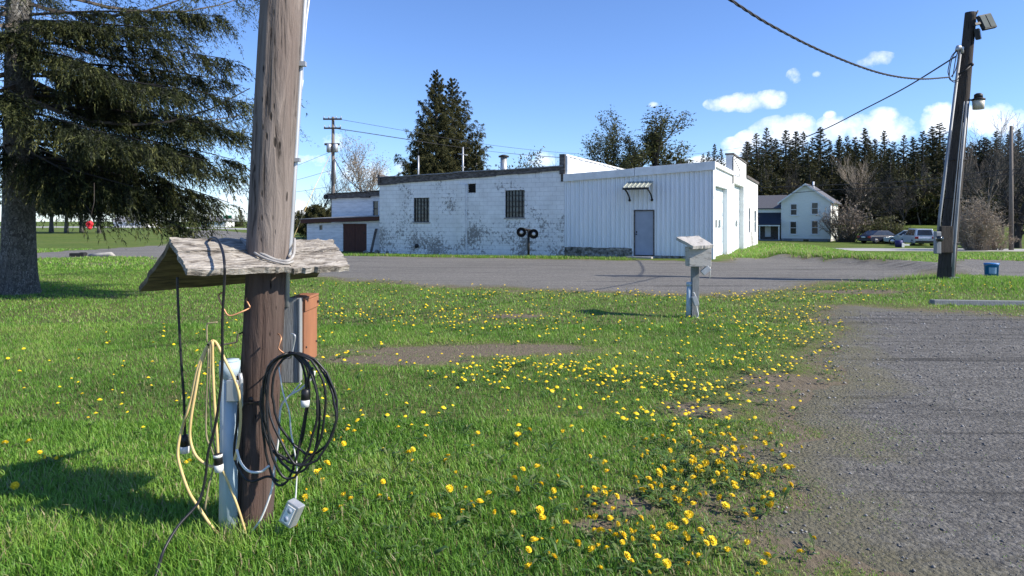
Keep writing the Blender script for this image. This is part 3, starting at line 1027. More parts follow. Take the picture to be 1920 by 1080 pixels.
# grey backing board and the orange box behind it
mb = MB(); a, b = P(526, 718, 3.47), P(561, 559, 3.47)
mb.box((a.x, 3.47, a.z), (b.x, 3.50, b.z)); mb.build('backing_board', M['greyboard'], np_, bevel=.003)
mb = MB(); mb.box((b.x + .0005, 3.462, a.z + .01), (b.x + .006, 3.503, b.z)); mb.build('edge_strip', M['galv'], np_)
x0, x1 = P(560, 0, 3.52).x, P(571.5, 0, 3.52).x
z0, z1 = P(0, 684, 3.52).z, P(0, 563, 3.52).z
mb = MB(); mb.box((x0 - .05, 3.515, z0), (x1, 3.745, z1)); ob = mb.build('meter_box', M['orange'], np_, bevel=.004)
mb = MB()
mb.box((x0 - .055, 3.508, z1 + .001), (x1 + .007, 3.755, z1 + .014)); mb.box((x1 + .001, 3.512, z1 - .06), (x1 + .007, 3.75, z1 - .0005))
mb.build('box_lid', M['orange'], ob, bevel=.003)
mb = MB(); mb.ball((x1 + .012, 3.725, z1 - .03), .008); mb.build('lock', M['iron'], ob)
for qz in (.09, .30):
    for qy in (3.54, 3.72):
        mb = MB(); mb.cyl((x1 + .0005, qy, z0 + qz), (x1 + .005, qy, z0 + qz), .006, 8); mb.build('screw', M['darkrod'], ob)
# rods bent to hooks
for nm, mt, pts in [('hook', 'copper', [(418, 548, 3.30), (411, 552, 3.28), (411, 560, 3.27), (420, 580, 3.27), (430, 592, 3.27), (452, 585, 3.30), (467, 578, 3.33), (468, 574, 3.33), (462, 561, 3.34), (472, 556, 3.37)]),
                    ('hook', 'darkrod', [(388, 646, 3.24), (402, 648, 3.25), (436, 643, 3.32), (444, 640, 3.33), (446, 628, 3.34), (458, 622, 3.38)]),
                    ('hook', 'oldcord', [(388, 642, 3.24), (388, 610, 3.24), (393, 606, 3.24), (408, 604, 3.25)]),
                    ('hook', 'copper', [(521, 626, 3.30), (525, 629, 3.27), (527, 636, 3.25), (522, 650, 3.24), (524, 656, 3.24), (532, 662, 3.25)]),
                    ('hook', 'galv', [(546, 625, 3.22), (552, 628, 3.21), (553, 634, 3.21), (550, 650, 3.22), (546, 668, 3.23), (540, 672, 3.30), (520, 668, 3.345)])]:
    mb = MB(); mb.tube(smooth_path(px_line(pts, 3.3), 4), .0042, 7); mb.build(nm, M[mt], np_)
# strap and bolt
mb = MB()
c = pole_c(745)
ring = [c + Vector((.107 * math.cos(a), .107 * math.sin(a), .01 * math.cos(a))) for a in np.linspace(math.radians(165), math.radians(300), 14)]
mb.tube(ring, .006, 6); mb.cyl(P(470, 748, 3.30), P(470, 748, 3.27), .012, 8)
mb.build('strap', M['darkrod'], np_)

# pale blue pipe beside the pole, with its small junction box
pt = P(431, 690, 3.31); pb = P(427, 985, 3.31)
pp = thing('plastic_pipe', 'pale blue upright plastic pipe at the left foot of the near pole', 'pipe', (pb.x, 3.31, 0))
mb = MB(); mb.cyl((pb.x, 3.31, -.1), (pt.x, 3.31, pt.z - .005), .0435, 24); mb.build('pipe', M['pvc'], pp)
mb = MB(); mb.cyl((pt.x - .0005, 3.31, pt.z - .045), (pt.x, 3.31, pt.z + .035), .0495, 24); mb.cyl((pt.x, 3.31, pt.z + .0355), (pt.x, 3.31, pt.z + .042), .044, 24); mb.build('pipe_cap', M['pvc'], pp)
mb = MB(); q = P(436, 732, 3.24); mb.box((q.x - .03, 3.235, q.z - .055), (q.x + .028, 3.29, q.z + .05)); jb = mb.build('junction_box', M['galv'], pp, bevel=.004)
mb = MB(); mb.tube([P(450, 700, 3.25), P(452, 712, 3.25), P(452, 760, 3.25), P(447, 775, 3.27)], .010, 8); mb.build('clamp', M['galv'], jb)


def plug(mb, top, bottom, r, mw=1, mbk=0):
    top, bottom = Vector(top), Vector(bottom); d = bottom - top
    mb.tube([top, top + d * .08, top + d * .62], [r * .55, r, r * 1.05], 12, mbk)
    mb.tube([top + d * .62, top + d], [r * 1.1, r * 1.05], 12, mw)


def z3(pts, Y):
    return [P(280 + p[0] / 2.25, 600 + p[1] / 2.25, p[2] if len(p) > 2 else Y) for p in pts]


# cream-yellow extension cord on the left hooks
yc = thing('extension_cord', 'cream-yellow extension cord looped over the left hook of the pole', 'cord', (P(395, 985, 3.24).x, 3.24, 0))
mb = MB()
yc_r = .0068
for pts, r, m in [([(266, 88), (245, 110), (205, 200), (180, 320), (160, 390), (140, 450), (122, 530), (125, 600), (165, 720), (215, 800), (270, 880), (330, 935), (345, 950)], yc_r, 0),
                  ([(266, 92), (248, 112), (215, 195), (195, 300), (175, 420), (172, 500), (195, 570), (240, 610), (275, 622)], yc_r, 0),
                  ([(266, 88), (268, 200), (275, 350), (285, 480), (290, 572)], yc_r, 0),
                  ([(266, 86), (285, 100), (320, 170), (355, 240), (380, 320), (385, 420), (375, 520), (360, 590)], yc_r, 0),
                  ([(294, 600), (330, 680), (370, 780), (405, 890), (415, 920)], yc_r * .85, 0),
                  ([(275, 600), (262, 660), (250, 700), (234, 800)], yc_r * .7, 1),
                  ([(250, 120), (243, 300), (240, 480), (262, 540), (272, 570)], yc_r * .7, 1),
                  ([(258, 100), (255, 300), (262, 450), (280, 560)], yc_r * .6, 1)]:
    mb.tube(smooth_path(z3([(a, b, 3.235 + .006 * ((k * 3) % 4)) for k, (a, b) in enumerate(pts)], 3.24), 5), r, 8, m)
mb.build('cord', [M['yellowcord'], M['oldcord']], yc)
mb = MB(); plug(mb, P(408, 849, 3.235), P(411, 884, 3.235), .020); mb.tube([P(408.3, 852, 3.235), P(408.6, 857, 3.235)], .0215, 12, 1); mb.build('socket', [M['black'], M['white']], yc)

# black cord coil on the right hook
bc = thing('extension_cord', 'black extension cord coiled on the right hook of the pole', 'cord', (P(545, 985, 3.2).x, 3.2, 0))
mb = MB(); path = []
loops = [(600, 140, 120, 470, 40), (585, 138, 118, 500, 20), (620, 136, 155, 480, 30), (560, 142, 90, 560, -30), (640, 140, 130, 420, 60), (590, 140, 105, 530, -10), (570, 142, 100, 450, -20)]
for li, (tx, ty, hw, hh, lean) in enumerate(loops):
    for k in range(36):
        a = 2 * math.pi * k / 36 - math.pi / 2
        cxp, cyp = 603 + (tx - 600) * .5 + 9 * math.sin(li * 2.3 + k * .35), ty + hh / 2 + 7 * math.sin(k * .7 + li * 1.9) * (1 + math.sin(a)) * .5
        x = cxp + hw * math.cos(a) * (1 - .12 * math.sin(a)) + lean * (math.sin(a) * .5 + .5)
        y = cyp + hh / 2 * math.sin(a)
        path.append(P(280 + x / 2.25, 600 + y / 2.25, 3.20 + .010 * ((li * 3) % 5) + .012 * math.sin(a * 2 + li)))
mb.tube([p + Vector((rnd.gauss(0, .0022), rnd.gauss(0, .002), rnd.gauss(0, .0022))) for p in path], .0062, 8)
mb.tube(smooth_path(z3([(545, 680), (500, 660), (440, 680), (400, 665), (365, 600), (358, 540), (372, 420), (378, 300), (372, 235)], 3.25), 6), .0062, 8)
mb.tube(smooth_path(z3([(690, 200), (672, 240), (660, 300)], 3.2), 5), .0062, 8)
mb.build('cord', M['black'], bc)
mb = MB(); plug(mb, P(573, 729, 3.2), P(572.5, 762, 3.2), .020); mb.build('socket', [M['black'], M['white']], bc)

# black cable hanging from under the plank roof
k1 = thing('hanging_cable', 'black cable with a plug hanging straight down from the left of the plank roof', 'cable', (P(340, 985, 3.3).x, 3.3, 0))
mb = MB(); mb.tube(smooth_path(px_line([(333, 520), (333, 545), (336, 610), (340, 680), (345, 750), (347, 822)], 3.3), 6), .0064, 8); mb.build('cable', M['black'], k1)
mb = MB(); plug(mb, P(346.5, 815, 3.3), P(347, 849, 3.3), .021); mb.build('plug', [M['black'], M['white']], k1)
# black cable over the roof down to the grass
ob = MB()
ob.tube(smooth_path(px_line([(388, 455, 3.42), (397, 446, 3.34), (408, 450, 3.27), (417, 470, 3.14), (421, 495, 3.03), (421, 525, 3.03), (417, 600, 3.06), (416, 700, 3.10), (405, 790, 3.12), (390, 850, 3.12), (385, 895, 3.12), (372, 942, 3.10), (335, 985, 3.02), (308, 1030, 2.94), (296, 1068, 2.86), (280, 1110, 2.8)], 3.1), 6), .0066, 8)
centre(tag(ob.build('draped_cable', M['black']), 'black cable draped over the plank roof and trailing down into the grass', 'cable'))
# white cord with a grey socket box dangling near the grass
wc = thing('white_cord', 'white cord with a grey socket box dangling right of the near pole', 'cord', (P(545, 985, 3.22).x, 3.22, 0))
mb = MB()
mb.tube(smooth_path(z3([(545, 195), (552, 240), (565, 310), (590, 390), (597, 470), (612, 550), (622, 620), (620, 700), (617, 755)], 3.23), 6), .0036, 7)
mb.tube(smooth_path(z3([(697, 215), (690, 240), (640, 290), (590, 320), (558, 360), (548, 420), (545, 500), (525, 640), (515, 720), (470, 840), (420, 905)], 3.26), 6), .0052, 7)
mb.tube(smooth_path(z3([(640, 265), (600, 310), (560, 355)], 3.27), 4), .004, 6)
mb.tube(smooth_path(z3([(368, 545), (385, 600), (420, 638), (470, 640), (505, 615)], 3.235), 5), .0062, 7)
mb.build('cord', M['white'], wc)
mb = MB(); c = P(547.5, 962, 3.2)
mb.box((-.036, -.028, -.055), (.036, .028, .055))
Mx = Matrix.Translation(c) @ Matrix.Rotation(math.radians(24), 4, 'Y') @ Matrix.Rotation(math.radians(-18), 4, 'Z')
mb.v = [tuple(Mx @ Vector(p)) for p in mb.v]
sb = mb.build('socket_box', M['galv'], wc, bevel=.005)
mb = MB(); mb.box((-.024, -.0325, -.042), (.024, -.0285, .042)); mb.v = [tuple(Mx @ Vector(p)) for p in mb.v]; mb.build('faceplate', M['white'], sb, bevel=.002)
for zc in (-.021, .021):
    mb = MB()
    mb.tube([(0, -.0335, zc), (0, -.0345, zc)], .0125, 12); mb.v = [tuple(Mx @ Vector(p)) for p in mb.v]; mb.build('outlet', M['greydoor'], sb)

# ------------------------------------------------------------------ lawn post with a slanted roof
LP = Vector((P(1304, 595, 10.83).x, 10.83, 0))
lp = thing('outlet_post', 'short weathered post with a slanted board roof and pale board box on the lawn', 'post', LP)
def L(px, py, Y=10.83): return P(px, py, Y)
mb = MB(); mb.prism([L(1297.5, 600), L(1310.5, 600), L(1311, 495), L(1298.5, 495)], (0, .11, 0)); mb.build('post', M['greyboard'], lp, bevel=.004)
mb = MB(); a, b = L(1292.5, 500, 10.70), L(1334, 463, 10.70)
mb.box((a.x, 10.70, a.z), (b.x, 10.96, b.z)); mb.build('box', M['paleboard'], lp, bevel=.006)
rough_board('roof_board', (P(1300, 461.5, 10.56), P(1338, 459.5, 10.70), P(1310, 442, 11.25), P(1268, 444.5, 11.05)), .05, M['paleboard'], lp, 16, 8, .006, 4, .012)
mb = MB()
c = P(1323, 507, 10.72); Mx = Matrix.Translation(c) @ Matrix.Rotation(math.radians(50), 4, 'Y')
mb.box((-.045, -.03, -.075), (.045, .03, .075)); mb.v = [tuple(Mx @ Vector(p)) for p in mb.v]; mb.build('socket_box', M['galv'], lp, bevel=.005)
mb = MB(); mb.tube([L(1331, 496), L(1332, 510), L(1331, 522)], .006, 6); mb.tube([L(1310, 497), L(1316, 503)], .006, 6); mb.build('cable', M['white'], lp)
mb = MB(); c = P(1304, 564, 10.76); Mx = Matrix.Translation(c) @ Matrix.Rotation(math.radians(-18), 4, 'Y')
mb.box((-.04, -.03, -.075), (.035, .045, .075)); mb.v = [tuple(Mx @ Vector(p)) for p in mb.v]; mb.build('outlet', M['galv'], lp, bevel=.005)
mb = MB(); mb.tube(smooth_path([L(1300, 548, 10.78), L(1303, 553, 10.78), L(1307, 580, 10.78), L(1309, 592, 10.78), L(1302, 602, 10.76)]), .008, 6); mb.build('cable', M['white'], lp)
a = P(1291, 594, 10.9)
pp2 = thing('plastic_pipe', 'pale blue upright plastic pipe beside the small lawn post', 'pipe', (a.x, 10.9, 0))
t_ = P(1293, 536, 10.9)
mb = MB(); mb.cyl((a.x, 10.9, -.1), (t_.x, 10.9, t_.z), .046, 16); mb.build('pipe', M['pvc'], pp2)
mb = MB(); mb.cyl((t_.x, 10.9, t_.z + .001), (t_.x, 10.9, t_.z + .06), .053, 16); mb.build('pipe_cap', M['pvc'], pp2)

M['dullsteel'] = mat('dull_grey_steel', (.30, .315, .325), (.20, .21, .22), 5, .6, (1, 1, .4), metal=.2)
# ------------------------------------------------------------------ leaning pole on the right
RY = 16.9
def rp(py): return P(1772 + (530 - py) * (48.0 / 505), py, RY)
rpz = hz(rp(530).x, RY)
rpole = thing('light_pole', 'dark leaning wooden pole carrying floodlights, meter box and overhead cables', 'pole', (rp(532).x, RY, rpz))
b0 = rp(545); log_mesh(b0, rp(24), .205, .128, 28, 70, .07, 12).build('pole', M['poleblack'], rpole)
mb = MB(); mb.tube([P(1759, 440, 16.72), P(1762, 405, 16.72), P(1801, 92, 16.8)], .036, 10); mb.build('conduit', M['dullsteel'], rpole)
mb = MB(); mb.tube([P(1786, 528, 16.70), P(1789, 470, 16.70), P(1798, 350, 16.70), P(1813, 190, 16.75)], .036, 10); mb.box(P(1783, 532, 16.62), P(1792, 519, 16.78)); mb.build('conduit', M['dullsteel'], rpole)
mb = MB(); mb.tube(smooth_path(px_line([(1779, 470), (1786, 400), (1793, 330), (1801, 250), (1808, 190)], 16.66)), .011, 6); mb.tube(smooth_path(px_line([(1784, 500), (1788, 430), (1797, 330), (1806, 230)], 16.66)), .008, 6); mb.build('cable', M['dullsteel'], rpole)
mb = MB(); a, b = P(1752, 476, 16.62), P(1764.5, 434, 16.62); mb.box((a.x + .03, 16.6, a.z), (b.x, 16.72, b.z)); mt_ = mb.build('meter_box', M['dullsteel'], rpole, bevel=.02)
mb = MB(); mb.tube([((a.x + b.x) / 2, 16.59, (a.z + b.z) / 2 + .1), ((a.x + b.x) / 2, 16.50, (a.z + b.z) / 2 + .1)], .075, 14); mb.build('meter', M['glassdark'], mt_)
mb = MB(); a, b = P(1764, 474, 16.62), P(1787, 424, 16.62); mb.box((a.x + .01, 16.62, a.z), (b.x, 16.70, b.z)); mb.build('backing_board', M['poleblack'], rpole, bevel=.01)
for py in (300, 372, 455):
    mb = MB(); c = rp(py); r = .205 - (545 - py) / 521 * .077
    mb.tube([c + Vector(((r + .045) * math.cos(t), (r + .03) * math.sin(t), 0)) for t in np.linspace(math.pi * .9, 2.1 * math.pi, 16)], .012, 5); mb.build('strap', M['iron'], rpole)
# floodlights
mb = MB(); fc = P(1850, 41, 16.7)
Mx = Matrix.Translation(fc) @ Matrix.Rotation(math.radians(-14), 4, 'Y') @ Matrix.Rotation(math.radians(12), 4, 'Z') @ Matrix.Rotation(math.radians(-12), 4, 'X')
mb.box((-.20, -.04, -.20), (.20, .05, .20)); mb.v = [tuple(Mx @ Vector(p)) for p in mb.v]; fl_ = mb.build('floodlight', M['iron'], rpole, bevel=.015)
mb = MB(); mb.box((-.175, -.052, -.17), (-.02, -.042, .17)); mb.box((0.01, -.052, -.17), (.175, -.042, .17)); mb.v = [tuple(Mx @ Vector(p)) for p in mb.v]; mb.build('lens', M['led'], fl_)
mb = MB(); mb.box((-.22, -.03, -.03), (-.38, .03, .03)); mb.v = [tuple(Mx @ Vector(p)) for p in mb.v]; mb.tube([P(1828, 30, 16.8), P(1834, 20, 16.8)], .02, 6); mb.build('bracket', M['iron'], rpole)
mb = MB(); fc = P(1833.5, 64, 16.72); Mx = Matrix.Translation(fc) @ Matrix.Rotation(math.radians(-8), 4, 'Y') @ Matrix.Rotation(math.radians(48), 4, 'Z')
mb.box((-.10, -.05, -.13), (.10, .06, .13)); mb.v = [tuple(Mx @ Vector(p)) for p in mb.v]; fl2 = mb.build('floodlight', M['iron'], rpole, bevel=.012)
mb = MB(); mb.box((-.085, -.062, -.11), (.085, -.052, .11)); mb.v = [tuple(Mx @ Vector(p)) for p in mb.v]; mb.build('lens', M['glassdark'], fl2)
# yard lamp
mb = MB(); mb.tube([P(1812, 188, 16.8), P(1828, 187, 16.75)], .022, 8); mb.build('lamp_arm', M['iron'], rpole)
c = P(1834.5, 195, 16.75)
mb = MB(); mb.tube([c + Vector((0, 0, .09)), c + Vector((0, 0, .13)), c + Vector((0, 0, .15))], [.15, .15, .10], 18); mb.tube([c + Vector((0, 0, .15)), c + Vector((0, 0, .24)), c + Vector((0, 0, .27))], [.10, .095, .05], 12); lh = mb.build('lamp_head', M['iron'], rpole)
mb = MB(); mb.tube([c + Vector((0, 0, -.13)), c + Vector((0, 0, .088))], [.125, .135], 18); mb.build('lamp_drum', M['cream'], lh)
# weatherhead and drip loops
mb = MB(); mb.tube([P(1803, 100, 16.8), P(1802, 90, 16.8), P(1797, 89, 16.75), P(1794, 95, 16.72)], [.05, .07, .065, .045], 10); mb.build('weatherhead', M['galv'], rpole)
mb = MB()
for pts in ([(1795, 95), (1788, 103), (1783, 118), (1780, 140), (1782, 150), (1794, 150), (1801, 140)], [(1796, 96), (1792, 110), (1788, 135), (1786, 145)], [(1794, 94), (1784, 106), (1779, 125), (1778, 138), (1786, 153), (1797, 152)], [(1797, 97), (1795, 118), (1790, 135), (1783, 144)]):
    mb.tube(smooth_path(px_line(pts, 16.72), 5), .011, 6)
mb.build('drip_loop', M['cable'], rpole)
mb = MB(); mb.tube([P(1798, 138, 16.75), P(1810, 132, 16.68), P(1822, 121, 16.75)], .022, 6); mb.ball(P(1822, 121, 16.75), .05); mb.build('cable_clamp', M['iron'], rpole)


def cable(name, label, pts, r, wob=0, twist=False, group=None):
    mb = MB(); q = smooth_path(pts, 10)
    if twist:
        for ph in (0, math.pi * .67, math.pi * 1.33):
            dense = []
            tot = 0
            fine = smooth_path(q, 8)
            for i, p in enumerate(fine):
                if i: tot += (p - fine[i - 1]).length
                a = tot * 9 + ph
                dense.append(p + Vector((math.cos(a), 0, math.sin(a))) * r * .75)
            mb.tube(dense, r * .62, 5)
    else:
        mb.tube(q, r, 5)
    return centre(tag(mb.build(name, M['cable']), label, 'cable', group))


cable('overhead_cable', 'thick twisted black cable sagging from the leaning pole up out of the picture',
      [P(1780, 145, 16.72), P(1722, 148, 14.6), P(1650, 137, 12.8), P(1550, 100, 10.8), P(1450, 50, 9.3), P(1370, 0, 8.3), P(1250, -80, 7.1), P(1100, -190, 6.0)], .016, twist=True)
cable('overhead_cable', 'straight thin cable running from the leaning pole down to the garage roof corner',
      [P(1792, 106, 16.74), P(1700, 163, 19.3), P(1620, 205, 22), P(1540, 245, 25), P(1450, 279, 28), P(1379, 297, 30.2)], .02)

# blue pail
bx, by = P(1859, 523, 18.0).x, 18.0
bz = hz(bx, by)
pail = thing('plastic_pail', 'blue plastic pail with a pale label standing in grass by the driveway', 'pail', (bx, by, bz))
mb = MB(); mb.tube([(bx, by, bz - .01), (bx, by, bz + .33), (bx, by, bz + .332), (bx, by, bz + .36)], [.155, .168, .178, .178], 24)
mb.build('bucket', M['blueplastic'], pail)
mb = MB(); mb.tube([(bx, by, bz + .361), (bx, by, bz + .378)], [.183, .178], 24); mb.build('lid', M['blueplastic'], pail)
mb = MB()
aa = np.linspace(math.radians(215), math.radians(275), 9)
mb.add([(bx + .166 * math.cos(a), by + .166 * math.sin(a), bz + .10) for a in aa] + [(bx + .172 * math.cos(a), by + .172 * math.sin(a), bz + .27) for a in aa], [(k, k + 1, k + 10, k + 9) for k in range(8)]); mb.build('label', M['label'], pail)
mb = MB(); mb.tube([(bx + .18 * math.cos(a), by + .18 * math.sin(a), bz + .31 - .10 * math.sin((a - math.pi) )* -1 * .6) for a in np.linspace(math.pi, 2 * math.pi, 14)], .005, 5); mb.build('handle', M['galv'], pail)

# timber along the lot
a, b = P(1752, 571, 12.55), P(1990, 572, 12.2)
mb = MB(); zz = hz(a.x, 12.5)
mb.prism([(a.x, 12.55, zz - .03), (a.x, 12.72, zz - .03), (a.x, 12.715, zz + .085), (a.x, 12.57, zz + .095)], (b.x - a.x, -.25, .0))
centre(tag(mb.build('timber_beam', M['greyboard'], bevel=.015), 'long grey timber lying along the grassy edge of the lot', 'timber'))

# ------------------------------------------------------------------ crossing signal by the block wall
SY = 29.3
def sg(px, py, dy=0): return P(px, py, SY + dy)
sx = sg(991, 482).x
sgn = thing('crossing_signal', 'old black twin-lamp crossing signal on a post in front of the block wall', 'signal', (sx, SY, 0))
mb = MB(); mb.cyl((sx, SY, -.05), (sx, SY, sg(0, 431).z), .055, 12); mb.cyl((sx, SY, -.02), (sx, SY, .07), .13, 12); mb.build('post', M['iron'], sgn)
mb = MB(); mb.tube(smooth_path([sg(972, 436), sg(974, 431), sg(980, 429.5), sg(993, 432), sg(1004, 434), sg(1007, 439)]), .055, 8); mb.build('crossarm', M['iron'], sgn)
for px, py in ((977.5, 435.5), (1000.5, 438.5)):
    c = sg(px, py, -.10)
    mb = MB(); mb.tube([c + Vector((0, .05, 0)), c + Vector((0, -.02, 0))], .215, 22); mb.tube([c + Vector((0, -.02, 0)), c + Vector((0, -.10, 0))], [.215, .205], 22, cap=False)
    hd_ = mb.build('signal_head', M['iron'], sgn)
    mb = MB(); mb.tube([c + Vector((0, -.021, 0)), c + Vector((0, -.05, 0))], [.085, .05], 14); mb.build('lens', M['offwhite'], hd_)

#PART3
# ------------------------------------------------------------------ the white block building and the clad garage
BC = Vector((8.3, 27.5, 0)); BRZ = math.atan2(-.4281, .9037)
E = Vector((math.cos(BRZ), math.sin(BRZ), 0)); NI = Vector((-math.sin(BRZ), math.cos(BRZ), 0))


def FX(px, py, y0=0.0):
    """pixel -> (local x, local z) on the plane local y = y0 parallel to the front wall"""
    k = (px - CX) / F
    o_ = BC + NI * y0
    s = (k * o_.y - o_.x) / (E.x - k * E.y)
    Y = o_.y + s * E.y
    return s, EYE - (py - HY) / F * Y


def SX(px, py, x0=0.0):
    """pixel -> (local y, local z) on the side plane local x = x0"""
    k = (px - CX) / F
    o_ = BC + E * x0
    s = (k * o_.y - o_.x) / (NI.x - k * NI.y)
    Y = o_.y + s * NI.y
    return s, EYE - (py - HY) / F * Y


def LB(mb, name, m, parent, bevel=0): return mb.build(name, m, parent, world=False, bevel=bevel)


xJ, zJb = FX(1058, 332); xL, zLt = FX(711.5, 332)
_, zJt = FX(1056, 310)
_, zCt = FX(1338, 308)
ymet, _ = SX(1373, 300)
ytall, ztall0 = SX(1398, 312)
_, ztall1 = SX(1373, 290)
yend, zend = SX(1420, 346)
print('bld', xJ, xL, zLt, zJt, zJb, zCt, ymet, ytall, yend, ztall0, ztall1, zend)
DEEP = yend
blk = thing('block_building', 'long white painted block building with peeling walls and dark roof edge', 'building', BC, BRZ)
T = .25


def zroof(x):  # top of the front parapet
    return zLt + (zJt - zLt) * (x - xL) / (xJ - xL)


def wall_with_holes(name, m, x0, x1, ztop0, ztop1, holes, y0, y1, parent, zb=-.4):
    """a wall in local XZ between y0 and y1 with rectangular openings (x0,x1,z0,z1) and a sloping top"""
    xs = sorted({x0, x1, *[h[0] for h in holes], *[h[1] for h in holes]})
    mb = MB()
    zt = lambda x: ztop0 + (ztop1 - ztop0) * (x - x0) / (x1 - x0)
    for a, b in zip(xs[:-1], xs[1:]):
        cuts = sorted([(h[2], h[3]) for h in holes if h[0] <= a + 1e-6 and h[1] >= b - 1e-6])
        lo = zb
        for c0, c1 in cuts + [(None, None)]:
            t0, t1 = (c0, c0) if c0 is not None else (zt(a), zt(b))
            mb.prism([(a, y0, lo), (b, y0, lo), (b, y0, t1), (a, y0, t0)], (0, y1 - y0, 0))
            lo = c1
    return LB(mb, name, m, parent)


def hole(px0, py0, px1, py1):
    a, z1_ = FX(px0, py0); b, z0_ = FX(px1, py1)
    return (a, b, z0_, z1_)


w1 = hole(775.5, 371, 805, 416.5); w2 = hole(947, 357, 983.5, 408); vt = hole(877.5, 344.5, 892, 361)
wall_with_holes('wall', M['block'], xL, xJ, zLt - .06, zJt - .06, [w1, w2, vt], 0, T, blk)
# left end wall, back wall and right end wall above the clad garage
mb = MB(); mb.box((xL, T + .001, -.4), (xL + T, DEEP, zLt - .15)); LB(mb, 'wall', M['block'], blk)
mb = MB(); mb.box((xL + T, DEEP - T, -.4), (-.003, DEEP - .002, zLt - .5)); LB(mb, 'wall', M['block'], blk)
# flat roof sheet
mb = MB(); mb.prism([(xL + T + .002, T + .002, zLt - .55), (xJ - .002, T + .002, zJt - .55), (xJ - .002, T + .002, zJt - .48), (xL + T + .002, T + .002, zLt - .48)], (0, DEEP - 2 * T - .01, 0)); LB(mb, 'roof', M['roofgrey'], blk)
# dark parapet edge along the front, in uneven lengths
tk = lambda q: .42 + (.24 - .42) * (q - xL) / (xJ - xL)
mb = MB(); nseg = 9
for i in range(nseg):
    a = xL - .06 + (xJ - xL + .03) * i / nseg; b = xL - .06 + (xJ - xL + .03) * (i + 1) / nseg - .004
    d = rnd.uniform(-.025, .025)
    za, zb_ = zroof(a), zroof(b)
    mb.prism([(a, -.07, za - tk(a) + d), (b, -.07, zb_ - tk(b) + d), (b, -.07, zb_ - .05 + d * .4), (a, -.07, za - .05 + d * .4)], (0, .068, 0))
LB(mb, 'parapet_edge', M['roofdark'], blk)
mb = MB()
for i in range(nseg):
    a = xL - .10 + (xJ - xL + .08) * i / nseg; b = xL - .10 + (xJ - xL + .08) * (i + 1) / nseg - .003
    d = rnd.uniform(-.02, .02)
    mb.prism([(a, -.12, zroof(a) - .045 + d), (b, -.12, zroof(b) - .045 + d), (b, -.12, zroof(b) + d), (a, -.12, zroof(a) + d)], (0, .42, 0))
LB(mb, 'coping', M['roofgrey'], blk)
# left end parapet rising behind the corner
mb = MB(); z0_ = zLt + .12
mb.prism([(xL - .03, -.13, zLt - .40), (xL - .03, .30, zLt - .40), (xL - .03, .30, z0_ + .02), (xL - .03, -.13, z0_)], (.14, 0, 0)); mb.prism([(xL - .03, .301, zLt - .2), (xL - .03, 7, zLt - .2), (xL - .03, 7, z0_ - .30), (xL - .03, .301, z0_ - .02)], (.16, 0, 0)); LB(mb, 'end_parapet', M['roofdark'], blk)


def glass_block(h, nx, nz, name):
    x0, x1, z0_, z1_ = h
    mb = MB(); fw = .035
    mb.box((x0, .05, z0_), (x0 + fw, .12, z1_)); mb.box((x1 - fw, .05, z0_), (x1, .12, z1_)); mb.box((x0 + fw, .05, z0_), (x1 - fw, .12, z0_ + fw)); mb.box((x0 + fw, .05, z1_ - fw), (x1 - fw, .12, z1_))
    for i in range(1, nx): x = x0 + (x1 - x0) * i / nx; mb.box((x - .014, .06, z0_ + fw), (x + .014, .10, z1_ - fw))
    for j in range(1, nz):
        zq = z0_ + (z1_ - z0_) * j / nz
        for i in range(nx):
            mb.box((x0 + (x1 - x0) * i / nx + .015, .062, zq - .012), (x0 + (x1 - x0) * (i + 1) / nx - .015, .098, zq + .012))
    o_ = LB(mb, 'window', M['iron'], blk)
    g = MB(); g.box((x0 + .002, .105, z0_ + .002), (x1 - .002, .135, z1_ - .002)); LB(g, 'glass', M['glassblock'], o_)
    s = MB(); s.box((x0 - .05, -.03, z0_ - .07), (x1 + .05, .045, z0_ - .003)); LB(s, 'sill', M['concrete'], o_)


M['glassblock'] = mat('glass_block', (.02, .03, .035), (.09, .12, .13), 3.2, .15, (1, 1, 1.3), lo=.42, hi=.6, spec=.6)
glass_block(w1, 5, 6, 'a'); glass_block(w2, 6, 5, 'b')
mb = MB(); x0, x1, z0_, z1_ = vt
mb.box((x0 + .002, .12, z0_ + .002), (x1 - .002, .14, z1_ - .002))
for k in range(5):
    zq = z0_ + (z1_ - z0_) * (k + .5) / 5; mb.slab([(x0 + .003, .02, zq - .03), (x1 - .003, .02, zq - .03), (x1 - .003, .10, zq + .02), (x0 + .003, .10, zq + .02)], .01)
LB(mb, 'vent', M['iron'], blk)
a, zt_ = FX(863, 346); b, _ = FX(874, 346)
mb = MB(); mb.box((a, -.10, -.4), (b, -.001, zt_)); LB(mb, 'pilaster', M['block'], blk)
a2, _ = FX(875, 400); b2, _ = FX(877.5, 400)
mb = MB(); mb.box((b + .003, -.06, -.3), (b + .07, -.001, zt_ - .05)); LB(mb, 'corner_trim', M['offwhite'], blk)
a, zq = FX(782, 461)
mb = MB(); mb.cyl((a, .02, zq), (a, -.10, zq), .10, 14); LB(mb, 'drain_pipe', M['iron'], blk)
